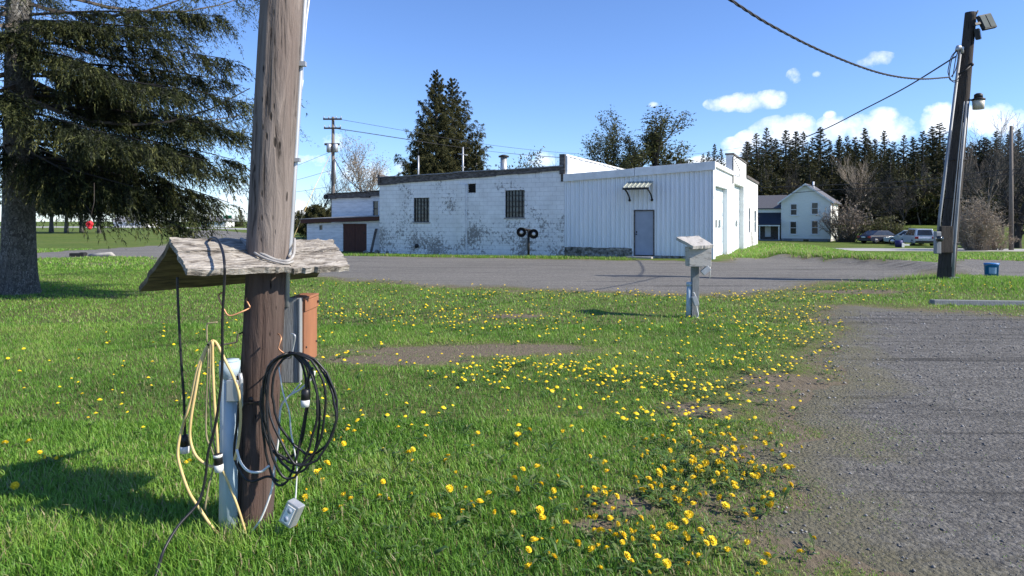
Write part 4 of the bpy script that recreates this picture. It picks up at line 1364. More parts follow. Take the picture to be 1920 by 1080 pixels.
# stain streak under the second window is a run of old mortar
# metal chimney and aerial masts standing on the roof
mb = MB(); ch_y = 2.4
cx, cz = FX(944.5, 318, ch_y); _, ct = FX(944.5, 296, ch_y); _, cc = FX(944.5, 291, ch_y)
mb.cyl((cx, ch_y, zroof(cx) - .6), (cx, ch_y, ct), .17, 16); cb = LB(mb, 'chimney', M['galv'], blk)
mb = MB(); mb.tube([(cx, ch_y, ct + .03), (cx, ch_y, ct + .10), (cx, ch_y, ct + .16)], [.27, .27, .10], 16)
for k in range(3): mb.cyl((cx + .13 * math.cos(k * 2.1), ch_y + .13 * math.sin(k * 2.1), ct - .02), (cx + .13 * math.cos(k * 2.1), ch_y + .13 * math.sin(k * 2.1), ct + .04), .012, 5)
LB(mb, 'chimney_cap', M['iron'], cb)
for px, pt_, bars, lab in ((784.5, 292, 0, 'plain thin white mast on the block building roof, nearer its left end'), (868, 276, 1, 'thin white roof mast with crossbars on the block building')):
    y0 = 3.0; ax, azt = FX(px, pt_, y0)
    w = BC + E * ax + NI * y0
    am = thing('antenna_mast', lab, 'mast', (w.x, w.y, zroof(ax) - .5))
    mb = MB(); mb.cyl((w.x, w.y, zroof(ax) - .52), (w.x, w.y, azt), .045, 8); mb.build('mast', M['galv'], am)
    if bars:
        for dz, hw in ((.40, .28), (1.05, .12)):
            mb = MB(); c = Vector((w.x, w.y - .05, azt - dz)); mb.tube([c - E * hw + Vector((0, 0, .05)), c + E * hw - Vector((0, 0, .05))], .022, 6); mb.build('crossbar', M['galv'], am)

# rear left wing
y0w = 3.4
aL, zwt = FX(622, 366, y0w); aR, zwt2 = FX(711, 357, y0w)
wg = thing('rear_wing', 'low white board-walled wing with ragged dark roof edge behind the shed', 'building', BC, BRZ)
wh = (FX(699, 378, y0w)[0], FX(709, 378, y0w)[0], FX(700, 406, y0w)[1], FX(700, 377, y0w)[1])
aRR = xL - .01
wall_with_holes('wall', M['annexsiding'], aL, aRR, zwt - .1, zwt2 - .05, [wh], y0w, y0w + .2, wg)
mb = MB(); mb.box((aL, y0w + .201, -.4), (aL + .2, DEEP, zwt - .12)); LB(mb, 'wall', M['annexsiding'], wg)
mb = MB()
for i in range(10):
    a = aL - .25 + (aRR - aL + .25) * i / 10; b = aL - .25 + (aRR - aL + .25) * (i + 1) / 10 - .01; d = rnd.uniform(-.07, .07); za = zwt + (zwt2 - zwt) * i / 10
    mb.prism([(a, y0w - .18, za - .22 + d), (b, y0w - .18, za - .22 + d), (b, y0w - .18, za + .06 + d * .4), (a, y0w - .18, za + .06 + d * .5)], (0, .5, 0))
    mb.prism([(a, y0w - .26, za + .07 + d * .5), (b, y0w - .26, za + .07 + d * .2), (b, y0w - .26, za + .10 + d * .2), (a, y0w - .26, za + .10 + d * .5)], (0, DEEP - y0w, 0))
LB(mb, 'roof', M['roofdark'], wg)
mb = MB(); mb.box((wh[0], y0w + .08, wh[2]), (wh[1], y0w + .12, wh[3])); wo = LB(mb, 'window', M['glassdark'], wg)
mb = MB(); xm = (wh[0] + wh[1]) / 2; zm = (wh[2] + wh[3]) / 2; mb.box((wh[0], y0w + .05, zm - .03), (wh[1], y0w + .079, zm + .03)); LB(mb, 'window_frame', M['roofdark'], wo)
mb = MB(); c = Vector((aL - .3, y0w - .2, zwt - .1)); mb.ball(c, (.14, .14, .16)); mb.cyl(c, c + Vector((.25, .05, .05)), .03, 6); LB(mb, 'lamp', M['iron'], wg)

# low shed with brown doors
ys0 = 0.9
sL, szt = FX(575.5, 419, ys0); sR, szt2 = FX(711, 413, ys0)
sh = thing('shed', 'low white shed with wide brown board doors under a brown roof edge', 'shed', BC, BRZ)
dr = (FX(643, 420, ys0)[0], FX(687.5, 420, ys0)[0], -.4, FX(660, 419, ys0)[1]); vn = (FX(598.5, 430, ys0)[0], FX(604.5, 430, ys0)[0], FX(600, 431, ys0)[1], FX(600, 422, ys0)[1])
sR = xL - .01
wall_with_holes('wall', M['annexsiding'], sL, sR, szt - .02, szt2, [(dr[0], dr[1], -.39, dr[3]), vn], ys0, ys0 + .15, sh)
mb = MB(); mb.box((sL, ys0 + .151, -.4), (sL + .15, y0w + 2.4, szt - .03)); LB(mb, 'wall', M['annexsiding'], sh)
mb = MB(); _, rz1 = FX(575, 411, ys0); _, rz2 = FX(711, 405, ys0)
mb.prism([(sL - .25, ys0 - .25, szt + .005), (sR - .003, ys0 - .25, szt2 + .02), (sR - .003, ys0 - .25, rz2 - .02), (sL - .25, ys0 - .25, rz1 - .02)], (0, .05, 0)); LB(mb, 'fascia', M['rust'], sh)
mb = MB(); mb.prism([(sL - .3, ys0 - .30, rz1 - .015), (sR - .003, ys0 - .30, rz2 - .015), (sR - .003, ys0 - .30, rz2 + .02), (sL - .3, ys0 - .30, rz1 + .02)], (0, y0w - ys0 + .29, .12)); LB(mb, 'roof', M['roofgrey'], sh)
mb = MB(); xm = (dr[0] + dr[1]) / 2
for a, b in ((dr[0] + .01, xm - .008), (xm + .008, dr[1] - .01)):
    for k in range(4):
        mb.box((a + (b - a) * k / 4, ys0 + .03, -.2), (a + (b - a) * (k + 1) / 4 - .008, ys0 + .07, dr[3] - .02))
LB(mb, 'door', M['rust'], sh)
mb = MB(); mb.box((dr[1] - .20, ys0 + .005, .86), (dr[1] - .16, ys0 + .029, 1.0)); LB(mb, 'handle', M['iron'], sh)
mb = MB(); mb.box((vn[0] + .001, ys0 + .05, vn[2]), (vn[1] - .001, ys0 + .08, vn[3])); LB(mb, 'vent', M['glassdark'], sh)
# planks leaning at the corner
w0 = BC + E * FX(695, 470, .4)[0] + NI * .4
mb = MB(); a = P(693, 474, w0.y); b = P(703, 429, w0.y + .35)
mb.prism([a, a + Vector((.13, 0, 0)), b + Vector((.13, 0, 0)), b], (0, .05, .01))
centre(tag(mb.build('leaning_plank', M['roofdark']), 'dark plank leaning against the corner between shed and block wall', 'plank'))
mb = MB()
for k in range(7):
    c = Vector((w0.x + rnd.uniform(-.15, 1.1), w0.y + rnd.uniform(-.9, -.2), 0)); c.z = hz(c.x, c.y) + .06
    mb.ball(c, (rnd.uniform(.08, .2), rnd.uniform(.08, .15), rnd.uniform(.06, .14)), seg=7, rings=5)
centre(tag(mb.build('rubble', M['stone']), 'small heap of dark stones at the corner of the block wall', 'rubble'))

# ---- clad garage
gar = thing('clad_garage', 'white metal-clad garage with ribbed front, grey door and tall bay doors', 'garage', BC, BRZ)
dx0, dzt = FX(1190.5, 396); dx1, dzb = FX(1225, 479)
fx0, fzt = FX(1062, 463.5); fx1, _ = FX(1184, 463.5)
zF0, zF1 = FX(1060, 340)[1], FX(1336, 318)[1]
zc = lambda x: zF0 + (zF1 - zF0) * (x - xJ) / (0 - xJ)


def ribbed(x0, x1, z0f, z1f, mb, y=0.0, step=.205, flip=None):
    """ribbed sheet profile along x on plane y (ribs toward -y)"""
    n = max(1, round((x1 - x0) / step)); st = (x1 - x0) / n
    prof = []
    for i in range(n):
        a = x0 + i * st
        prof += [(a, y), (a + st * .40, y), (a + st * .44, y + .028), (a + st * .50, y + .028), (a + st * .56, y - .04), (a + st * .86, y - .04), (a + st * .97, y)]
    prof.append((x1, y))
    vs = []
    for (a, yy_) in prof:
        vs += [(a, yy_, z0f(a)), (a, yy_, z1f(a))]
    mb.add(vs, [(2 * i, 2 * i + 2, 2 * i + 3, 2 * i + 1) for i in range(len(prof) - 1)])


mb = MB()
ribbed(xJ + .01, fx1 + .02, lambda x: fzt, zc, mb)
ribbed(dx0 + (fx1 + .02 - dx0), dx0 - .004 + .0, lambda x: dzt + .01, zc, mb) if False else None
ribbed(fx1 + .02, dx1 + .05, lambda x: dzt + .06, zc, mb)
ribbed(dx1 + .05, -.06, lambda x: .10, zc, mb)
LB(mb, 'front_cladding', M['clad'], gar)
# structure wall behind the sheets
mb = MB(); mb.prism([(xJ + .01, .04, -.4), (dx0 - .03, .04, -.4), (dx0 - .03, .04, zc(dx0)), (xJ + .01, .04, zc(xJ))], (0, .12, 0)); mb.prism([(dx1 + .03, .04, -.4), (-.02, .04, -.4), (-.02, .04, zc(0)), (dx1 + .03, .04, zc(dx1))], (0, .12, 0)); mb.box((dx0 - .029, .04, dzt + .03), (dx1 + .029, .16, zc(dx0) - .05)); LB(mb, 'wall', M['stone'], gar)
mb = MB(); mb.box((fx0, -.02, -.3), (fx1, .035, fzt - .03))
for k in range(26):
    a = rnd.uniform(fx0, fx1 - .3); z_ = rnd.choice((.05, .2, .33)); mb.box((a, -.045 - rnd.uniform(0, .02), z_ - .05), (a + rnd.uniform(.2, .4), -.021, z_ + .08))
LB(mb, 'foundation', M['stone'], gar, bevel=.012)
mb = MB(); mb.box((dx1 + .05, -.03, -.3), (-.06, .03, .095)); LB(mb, 'foundation', M['stone'], gar)
mb = MB(); mb.box((fx1 + .02, -.015, -.1), (dx0 - .045, .035, dzt + .06)); LB(mb, 'door_trim', M['offwhite'], gar); mb = MB(); mb.box((-.06, -.045, -.05), (.012, .05, zF1)); LB(mb, 'corner_trim', M['offwhite'], gar)
mb = MB(); mb.box((dx0 - .045, -.03, dzb - .02), (dx0, .06, dzt)); mb.box((dx1, -.03, dzb - .02), (dx1 + .045, .06, dzt)); mb.box((dx0 - .045, -.031, dzt + .0005), (dx1 + .045, .06, dzt + .055)); fr_ = LB(mb, 'door_frame', M['roofdark'], gar)
mb = MB(); mb.box((dx0 + .004, .015, dzb + .01), (dx1 - .004, .055, dzt - .008)); dd = LB(mb, 'door', M['greydoor'], gar)
mb = MB(); a = dx0 + .07; mb.ball((a, -.035, 1.0), .032, seg=8, rings=6); mb.cyl((a, .014, 1.0), (a, -.03, 1.0), .012, 6); mb.box((a - .025, .008, 1.06), (a + .025, .0145, 1.14)); LB(mb, 'handle', M['iron'], dd)
mb = MB(); mb.box((dx0 - .15, -.75, -.2), (dx1 + .1, -.032, .07)); LB(mb, 'step', M['concrete'], gar, bevel=.02)
# fascia and sloping roof
mb = MB()
zt0, zt1 = FX(1060, 327)[1], FX(1341, 304)[1]
segs = [(xJ + .0, xJ + (0 - xJ) * .50, .0), (xJ + (0 - xJ) * .503, .10, .03)]
for a, b, d in segs:
    za = zt0 + (zt1 - zt0) * (a - xJ) / -xJ + d; zb_ = zt0 + (zt1 - zt0) * (b - xJ) / -xJ + d
    mb.prism([(a, -.14, zc(a) - .02), (b, -.14, zc(b) - .02), (b, -.14, zb_), (a, -.14, za)], (0, .139, 0))
LB(mb, 'fascia', M['offwhite'], gar, bevel=.008)
mb = MB(); mb.prism([(xJ + .1, .001, zt0 - .10), (.08, .001, zt1 - .10), (.08, .001, zt1 - .04), (xJ + .1, .001, zt0 - .04)], (0, ymet - .01, 0)); LB(mb, 'roof', M['roofgrey'], gar)
# parapet of ribbed metal running back over the garage roof
pj = MB(); ph0 = FX(1056, 289.5)[1]
xp = xJ + .06
prof = []
for i in range(24):
    a = .25 + (DEEP - .8) * i / 24; st = (DEEP - .8) / 24
    prof += [(a, 0), (a + st * .6, 0), (a + st * .7, .035), (a + st * .9, .035)]
prof.append((DEEP - .55, 0))
vs = []
for a, d in prof: vs += [(xp + d, a, zJb - .3), (xp + d, a, ph0 - .08)]
pj.add(vs, [(2 * i, 2 * i + 2, 2 * i + 3, 2 * i + 1) for i in range(len(prof) - 1)])
LB(pj, 'side_parapet', M['clad'], blk)
mb = MB(); mb.box((xp - .22, -.02, zJb - .2), (xp - .005, DEEP - .55, ph0 - .10)); LB(mb, 'wall', M['roofdark'], blk)
mb = MB(); mb.box((xp - .24, -.05, ph0 - .075), (xp + .07, DEEP - .5, ph0)); mb.box((xp + .0, -.045, zJb - .05), (xp + .12, .248, ph0 - .08)); LB(mb, 'coping', M['offwhite'], blk)
mb = MB(); mb.box((xp - .26, -.10, zroof(xJ) - .4), (xp - .002, -.051, ph0 + .01)); LB(mb, 'corner_trim', M['roofdark'], blk)

# sunny side: clad part, taller false front, then the lower block end
XW = 0.0


def side_wall(name, m, y0, y1, zt_a, zt_b, holes, x0, x1, zb=-.3):
    yb = sorted({y0, y1, *[h[0] for h in holes], *[h[1] for h in holes]})
    mb = MB(); zt = lambda q: zt_a + (zt_b - zt_a) * (q - y0) / (y1 - y0)
    for a, b in zip(yb[:-1], yb[1:]):
        cuts = sorted([(h[2], h[3]) for h in holes if h[0] <= a + 1e-6 and h[1] >= b - 1e-6]); lo = zb
        for c0, c1 in cuts + [(None, None)]:
            t0, t1 = (c0, c0) if c0 is not None else (zt(a), zt(b))
            if c0 is None or c0 > lo + 1e-4:
                mb.prism([(x1, a, lo), (x1, b, lo), (x1, b, t1), (x1, a, t0)], (x0 - x1, 0, 0))
            lo = c1
    return LB(mb, name, m, gar)


d1a, d1t = SX(1340.5, 352); d1b, _ = SX(1364, 352)
d2a, d2t = SX(1375.5, 345); d2b, _ = SX(1393.5, 352)
d1 = (d1a + .12, d1b, -.3, SX(1341, 347)[1]); d2 = (d2a, d2b, -.3, SX(1376, 343)[1])
wsa = SX(1403, 390); wsb = SX(1406, 436); wta = SX(1413.5, 395); wtb = SX(1417, 436)
ws = (wsa[0], wsb[0], wsb[1], wsa[1]); wt = (wta[0], wtb[0], wtb[1], wta[1])
zS = SX(1341, 314)[1]
side_wall('side_wall', M['clad'], .05, ymet, zS, zS, [d1], -.30, 0.0)
side_wall('side_wall', M['offwhite'], ymet + .002, ytall, ztall1, ztall1, [d2], -.30, .03)
side_wall('side_wall', M['block'], ytall + .002, yend, SX(1399, 334)[1], SX(1420, 346)[1], [ws, wt], -.25, .028)
mb = MB(); mb.box((-.35, -.02, zS + .002), (.10, ymet - .02, zt1 + .02)); LB(mb, 'fascia', M['offwhite'], gar, bevel=.01)
mb = MB(); mb.prism([(-.34, ymet - .05, ztall1 + .002), (.08, ymet - .05, ztall1 + .002), (.08, ymet - .05, ztall1 + .08), (-.34, ymet - .05, ztall1 + .08)], (0, ytall - ymet + .1, 0)); LB(mb, 'coping', M['roofdark'], gar)
mb = MB(); za, zb_ = SX(1399, 334)[1], SX(1420, 346)[1]; mb.prism([(-.3, ytall + .05, za + .002), (.10, ytall + .05, za + .002), (.10, ytall + .05, za + .16), (-.3, ytall + .05, za + .16)], (0, yend - ytall + .1, zb_ - za)); LB(mb, 'coping', M['roofdark'], gar)
mb = MB(); mb.box((-3.0, ymet + .01, zS - .6), (-.31, ytall, ztall1 - .6)); LB(mb, 'roof', M['roofgrey'], gar)


def bay_door(d, name):
    y0, y1, z0_, z1_ = d; n = 5
    mb = MB()
    for k in range(n):
        a = z0_ + .3 + (z1_ - z0_ - .3) * k / n; b = z0_ + .3 + (z1_ - z0_ - .3) * (k + 1) / n - .012
        mb.box((-.27, y0 + .004, a), (-.22, y1 - .004, b))
        nn = 4
        for j in range(nn):
            p, q = y0 + (y1 - y0) * j / nn + .10, y0 + (y1 - y0) * (j + 1) / nn - .10
            if k != 1: mb.box((-.2199, p, a + .1), (-.205, q, b - .1))
    o_ = LB(mb, 'bay_door', M['garagedoor'], gar)
    a = z0_ + .3 + (z1_ - z0_ - .3) * 1 / n
    for j in (.30, .62):
        p, q = y0 + (y1 - y0) * j, y0 + (y1 - y0) * (j + .17)
        mb = MB(); mb.box((-.2199, p, 1.28), (-.203, q, 1.62)); LB(mb, 'window', M['glassdark'], o_)
    return o_


bay_door(d1, 'bay'); bay_door(d2, 'bay')
for h in (ws, wt):
    mb = MB(); mb.box((-.12, h[0] + .001, h[2]), (-.08, h[1] - .001, h[3])); wo = LB(mb, 'window', M['glassdark'], gar)
    mb = MB(); zm = (h[2] + h[3]) / 2; mb.box((-.079, h[0] + .001, zm - .03), (-.05, h[1] - .001, zm + .03)); LB(mb, 'window_frame', M['offwhite'], wo)
# awning: sloping ribbed sheet on two iron brackets
ax0, azt = FX(1179, 341); ax1, _ = FX(1226, 341); azb = FX(1170, 360)[1] 
y_out = -.95
aw = MB(); nrib = 6
vs = []; prof = []
for i in range(nrib):
    a = ax0 + (ax1 - ax0) * i / nrib; st = (ax1 - ax0) / nrib
    prof += [(a, 0), (a + st * .15, .035), (a + st * .3, 0)]
prof.append((ax1, 0))
zo = azt - .30
for a, d in prof: vs += [(a, -.04, azt + d), (a, y_out, zo + d)]
aw.add(vs, [(2 * i, 2 * i + 2, 2 * i + 3, 2 * i + 1) for i in range(len(prof) - 1)])
awn = LB(aw, 'awning', M['awning'], gar)
mb = MB(); mb.box((ax0 - .01, y_out - .012, zo - .09), (ax1 + .01, y_out + .02, zo - .003)); mb.box((ax0, y_out + .021, zo - .06), (ax0 + .03, -.05, zo - .01)); LB(mb, 'awning_frame', M['iron'], awn)
for a in (ax0 + .06, ax1 - .06):
    mb = MB(); mb.tube(smooth_path([(a, y_out + .04, zo - .05), (a, -.55, zo - .16), (a, -.22, zo - .32), (a, -.05, zo - .52)]), .035, 7); mb.ball((a, -.09, zo - .5), .06); LB(mb, 'bracket', M['iron'], awn)
# service mast with wires on the corner, a few lamps
mb = MB(); q = SX(1372, 300); mb.tube([(.06, q[0], zS - .4), (.06, q[0], zS + .9), (.14, q[0] - .05, zS + .98)], .03, 7); mb.tube(smooth_path([(.12, q[0], zS + .8), (.3, q[0] + .6, zS + .3), (.2, q[0] + 1.6, zS + .2), (.06, q[0] + 2.6, zS + .1)]), .018, 5); LB(mb, 'service_mast', M['cable'], gar)

#PART4
# ------------------------------------------------------------------ trees
def leaf_tris(pos, dirs, L, W, tint, rs):
    """one small tapering leaf (a triangle) at each position along each direction"""
    n = len(pos)
    d = dirs / (np.linalg.norm(dirs, axis=1, keepdims=True) + 1e-9)
    s = np.cross(d, rs.randn(n, 3)); s /= (np.linalg.norm(s, axis=1, keepdims=True) + 1e-9)
    L = np.asarray(L).reshape(-1, 1) * np.ones((n, 1)); W = np.asarray(W).reshape(-1, 1) * np.ones((n, 1))
    v = np.stack([pos - s * W * .5, pos + s * W * .5, pos + d * L], 1).reshape(-1, 3)
    return v, np.repeat(tint, 3)


def spruce(seed, H, R, z0, nb, nsec, ntw, nleaf, LL, LW, hang=.35, droop=.22, top_fine=None, sector=None, up=.0, gap=.0, tight=.55, fwd=(.05, .35), pw=.80):
    """returns trunk MB, (foliage vertices, tint), limbs MB; the base is at the origin"""
    rs = np.random.RandomState(seed); r = random.Random(seed)
    trunk = MB(); r0 = max(.05, H * .021)
    pts = [(math.sin(t * 5 + seed) * .02 * H * .1, math.cos(t * 4 + seed) * .02 * H * .1, t * H - .2) for t in np.linspace(0, 1, 9)]
    trunk.tube(pts, [r0 * (1.28 if i == 0 else 1) * (1 - .94 * i / 8) for i in range(9)], 8)
    limbs = MB(); POS, DIR, TI, SC = [], [], [], []
    for k in range(nb):
        t = (k + r.random()) / nb
        t = t ** 1.15
        z = z0 + (H - z0) * t
        if r.random() < gap: continue
        az = k * 2.39996 + r.uniform(-.5, .5)
        if sector and abs((az - sector[0] + math.pi) % (2 * math.pi) - math.pi) < sector[1] and z < sector[2]: continue
        Lb = R * (1 - t) ** pw * r.uniform(.72, 1.12) + R * .035
        u = np.linspace(0, 1, 7)
        base_up = up + .55 * t - droop * (1 - t) * 1.2
        dz = Lb * (base_up * u + (-droop * .8 * (1 - t)) * u * (1 - u) * 2 + .20 * u ** 2.5)
        bx_ = np.cos(az) * Lb * u; by_ = np.sin(az) * Lb * u
        pts = np.stack([bx_, by_, z + dz], -1)
        limbs.tube([tuple(p) for p in pts], [max(.006, H * .0034 * (1 - t * .7)) * (1 - .85 * q) for q in u], 4, cap=False)
        ns = max(4, int(nsec * (.45 + .55 * (1 - t))))
        s = np.sort(rs.uniform(.10, 1.0, ns)); s[-1] = 1
        side = np.where(np.arange(ns) % 2 == 0, 1, -1)
        P0 = np.stack([np.interp(s, u, pts[:, j]) for j in range(3)], -1)
        fw = np.array([math.cos(az), math.sin(az), 0]); sd = np.array([-math.sin(az), math.cos(az), 0])
        Ls = Lb * (.40 * (1 - .70 * s) + .05) * rs.uniform(.6, 1.2, ns)
        D = fw[None] * rs.uniform(.4, .9, ns)[:, None] + sd[None] * (side * rs.uniform(.5, 1.0, ns))[:, None] + np.array([0, 0, 1])[None] * (rs.uniform(-.35, .05, ns) + .15 * t)[:, None]
        D[-1] = fw + np.array([0, 0, .1])
        D /= np.linalg.norm(D, axis=1, keepdims=True)
        tw = ntw
        q = rs.rand(ns, tw)
        TP = P0[:, None] + D[:, None] * (Ls[:, None] * q)[..., None]
        TP = TP - np.array([0, 0, 1]) * (hang * Ls[:, None] * q ** 2 * .6)[..., None]
        hd = rs.uniform(.4, 1.2, (ns, tw)) * hang * (.35 + .65 * (1 - t)) * min(1.0, Lb / 2 + .3)
        TD = np.array([0, 0, -1]) * hd[..., None] + D[:, None] * rs.uniform(fwd[0], fwd[1], (ns, tw))[..., None] * Ls[:, None, None] * .7 + rs.randn(ns, tw, 3) * .05 * Lb
        f = rs.rand(ns, tw, nleaf)
        LP_ = TP[:, :, None] + TD[:, :, None] * f[..., None]
        LD = TD[:, :, None] * .6 + rs.randn(ns, tw, nleaf, 3) * (np.linalg.norm(TD, axis=-1)[..., None, None] * tight)
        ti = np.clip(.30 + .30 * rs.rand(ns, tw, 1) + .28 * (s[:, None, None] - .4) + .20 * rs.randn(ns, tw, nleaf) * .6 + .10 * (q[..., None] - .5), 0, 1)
        POS.append(LP_.reshape(-1, 3)); DIR.append(LD.reshape(-1, 3)); TI.append(ti.reshape(-1)); SC.append(np.full(ti.size, .42 + .58 * min(1.0, (1 - t) * 1.5)))
    pos = np.concatenate(POS); dr_ = np.concatenate(DIR); ti = np.concatenate(TI)
    n = len(pos)
    sc = np.concatenate(SC)
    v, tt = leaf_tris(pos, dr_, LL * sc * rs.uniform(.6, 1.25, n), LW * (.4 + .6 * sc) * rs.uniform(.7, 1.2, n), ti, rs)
    # leader at the very tip
    return trunk, (v, tt), limbs


def tri_obj(name, v, t, m, parent):
    return np_mesh(name, v, np.arange(len(v)), np.full(len(v) // 3, 3), m, {'tint': t}, parent, world=False)


def make_spruce(label, loc, group, seed, H, R, z0, nb, nsec, ntw, nleaf, LL, LW, mneedle='needle_far', name='spruce_tree', **kw):
    root = thing(name, label, 'tree', loc, 0, group)
    tr, (v, t), lm = spruce(seed, H, R, z0, nb, nsec, ntw, nleaf, LL, LW, **kw)
    tro = tr.build('trunk', M['bark'], root, world=False)
    b = lm.build('limbs', M['twig_dark'], tro, world=False)
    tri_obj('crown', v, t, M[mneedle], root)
    return root


# the big spruce at left
bsx, bsy = P(35, 550, 14.4).x, 14.4
big = thing('spruce_tree', 'huge dark spruce with drooping boughs and a thick grey trunk at far left', 'tree', (bsx, bsy, 0))
c0 = Vector((bsx, bsy, 0))
tb = MB(); rows = []
hts = [(-.2, .56), (.0, .50), (.15, .445), (.45, .40), (1.0, .375), (2.0, .35), (3.5, .32), (6, .27), (10, .19), (15, .10), (19, .02)]
seg = 26; vs = []
for i, (zq, rq) in enumerate(hts):
    for k in range(seg):
        a = 2 * math.pi * k / seg
        fl = 1 + (.10 * math.sin(a * 5 + 1) if zq < .3 else .02 * math.sin(a * 4 + zq)) + rnd.uniform(-.025, .025)
        vs.append((.86 * rq * fl * math.cos(a), .86 * rq * fl * math.sin(a), zq))
tb.add(vs, [(i * seg + k, i * seg + (k + 1) % seg, (i + 1) * seg + (k + 1) % seg, (i + 1) * seg + k) for i in range(len(hts) - 1) for k in range(seg)], 0, True)
bm_, nt, b = nodes('scaly_grey_bark')
v_ = coords(nt, (1, 1, .5))
vw = N(nt, 'ShaderNodeVectorMath', {0: v_, 1: N(nt, 'ShaderNodeTexNoise', {'Vector': v_, 'Scale': 9.0, 'Detail': 3.0}).outputs[1]}, operation='ADD').outputs[0]
vo_ = N(nt, 'ShaderNodeTexVoronoi', {'Vector': vw, 'Scale': 11.0}, feature='DISTANCE_TO_EDGE').outputs[0]
vc_ = N(nt, 'ShaderNodeSeparateColor', {0: N(nt, 'ShaderNodeTexVoronoi', {'Vector': vw, 'Scale': 11.0}).outputs['Color']}).outputs[0]
cb_ = ramp(nt, math_(nt, 'ADD', math_(nt, 'MULTIPLY', vc_, .5), math_(nt, 'MULTIPLY', noise(nt, v_, 30, 5, .7), .5)), [(.25, (.13, .12, .105)), (.5, (.25, .235, .21)), (.75, (.40, .39, .36))])
cr_ = ramp(nt, vo_, [(.0, 1.0), (.10, 0.0)])
nt.links.new(mix(nt, cr_, cb_, (.06, .05, .043)), b.inputs['Base Color'])
b.inputs['Roughness'].default_value = .95
bump(nt, b, math_(nt, 'ADD', math_(nt, 'MULTIPLY', ramp(nt, vo_, [(0, 0.0), (.2, 1.0)]), .8), noise(nt, v_, 40, 4, .7)), 1.0, .05)
M['bigbark'] = bm_
tro = tb.build('trunk', M['bigbark'], big, world=False)
_, (v1, t1), lm = spruce(31, 18.5, 5.1, 4.3, 76, 36, 11, 14, .085, .018, hang=.40, droop=.18, up=.02, tight=.42, fwd=(.2, .75), sector=(-math.pi / 2 + .75, .40, 5.2))
# a few low skirts of boughs reaching toward the pole
rs = np.random.RandomState(5)
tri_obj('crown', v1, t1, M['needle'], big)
lo_b = MB()
for k in range(46):
    z = rnd.uniform(1.9, 6.5); a = rnd.uniform(0, 6.28); Lq = rnd.uniform(.5, 1.6)
    lo_b.tube(smooth_path([(.3 * math.cos(a), .3 * math.sin(a), z), ((.3 + Lq * .5) * math.cos(a), (.3 + Lq * .5) * math.sin(a), z - .02), ((.3 + Lq) * math.cos(a + .2), (.3 + Lq) * math.sin(a + .2), z - .25)], 3), [.014] + [.010] * 5 + [.004], 4, cap=False)
for q_ in (lm,):
    b0_ = len(q_.v); q_.v += lo_b.v; q_.f += [tuple(i + b0_ for i in f) for f in lo_b.f]; q_.m += lo_b.m; q_.sm += lo_b.sm
lm.build('limbs', M['twig'], tro, world=False)

# drooping low boughs of the same tree, those that hang before the road (their own loop, as parts of its crown)
def bough(start, end, sag, seed, nsec=26, ntw=8, nleaf=10, hang=.38, wid=.75):
    rs = np.random.RandomState(seed)
    a, b = np.array(start), np.array(end); u = np.linspace(0, 1, 8)
    pts = a[None] * (1 - u[:, None]) + b[None] * u[:, None]; pts[:, 2] += sag * 4 * u * (1 - u)
    d = (b - a); Lb = np.linalg.norm(d); fw = d / Lb; sd = np.cross(fw, [0, 0, 1]); sd /= np.linalg.norm(sd)
    s = np.sort(rs.uniform(.25, 1, nsec)); s[-1] = 1; side = np.where(np.arange(nsec) % 2 == 0, 1, -1)
    P0 = np.stack([np.interp(s, u, pts[:, j]) for j in range(3)], -1)
    Ls = wid * (1 - .6 * s) * rs.uniform(.5, 1.2, nsec)
    D = fw[None] * rs.uniform(.4, .9, nsec)[:, None] + sd[None] * (side * rs.uniform(.4, 1, nsec))[:, None] + np.array([0, 0, -.25])
    D /= np.linalg.norm(D, axis=1, keepdims=True)
    q = rs.rand(nsec, ntw); TP = P0[:, None] + D[:, None] * (Ls[:, None] * q)[..., None]
    TD = np.array([0, 0, -1]) * (rs.uniform(.1, 1.1, (nsec, ntw)) * hang)[..., None] + D[:, None] * rs.uniform(.1, .6, (nsec, ntw))[..., None] * Ls[:, None, None] + fw * rs.uniform(.0, .25, (nsec, ntw))[..., None] + rs.randn(nsec, ntw, 3) * .05
    f = rs.rand(nsec, ntw, nleaf)
    pos = (TP[:, :, None] + TD[:, :, None] * f[..., None]).reshape(-1, 3)
    LD = (TD[:, :, None] * .6 + rs.randn(nsec, ntw, nleaf, 3) * .11).reshape(-1, 3)
    n = len(pos); ti = np.clip((.36 + .22 * rs.randn(nsec, ntw, 1) + .25 * (f - .5) + .10 * rs.randn(nsec, ntw, nleaf)).reshape(-1), 0, 1)
    v, t = leaf_tris(pos, LD,   .088 * rs.uniform(.6, 1.2, n), .0175 * rs.uniform(.7, 1.2, n), ti, rs)
    return pts, v, t


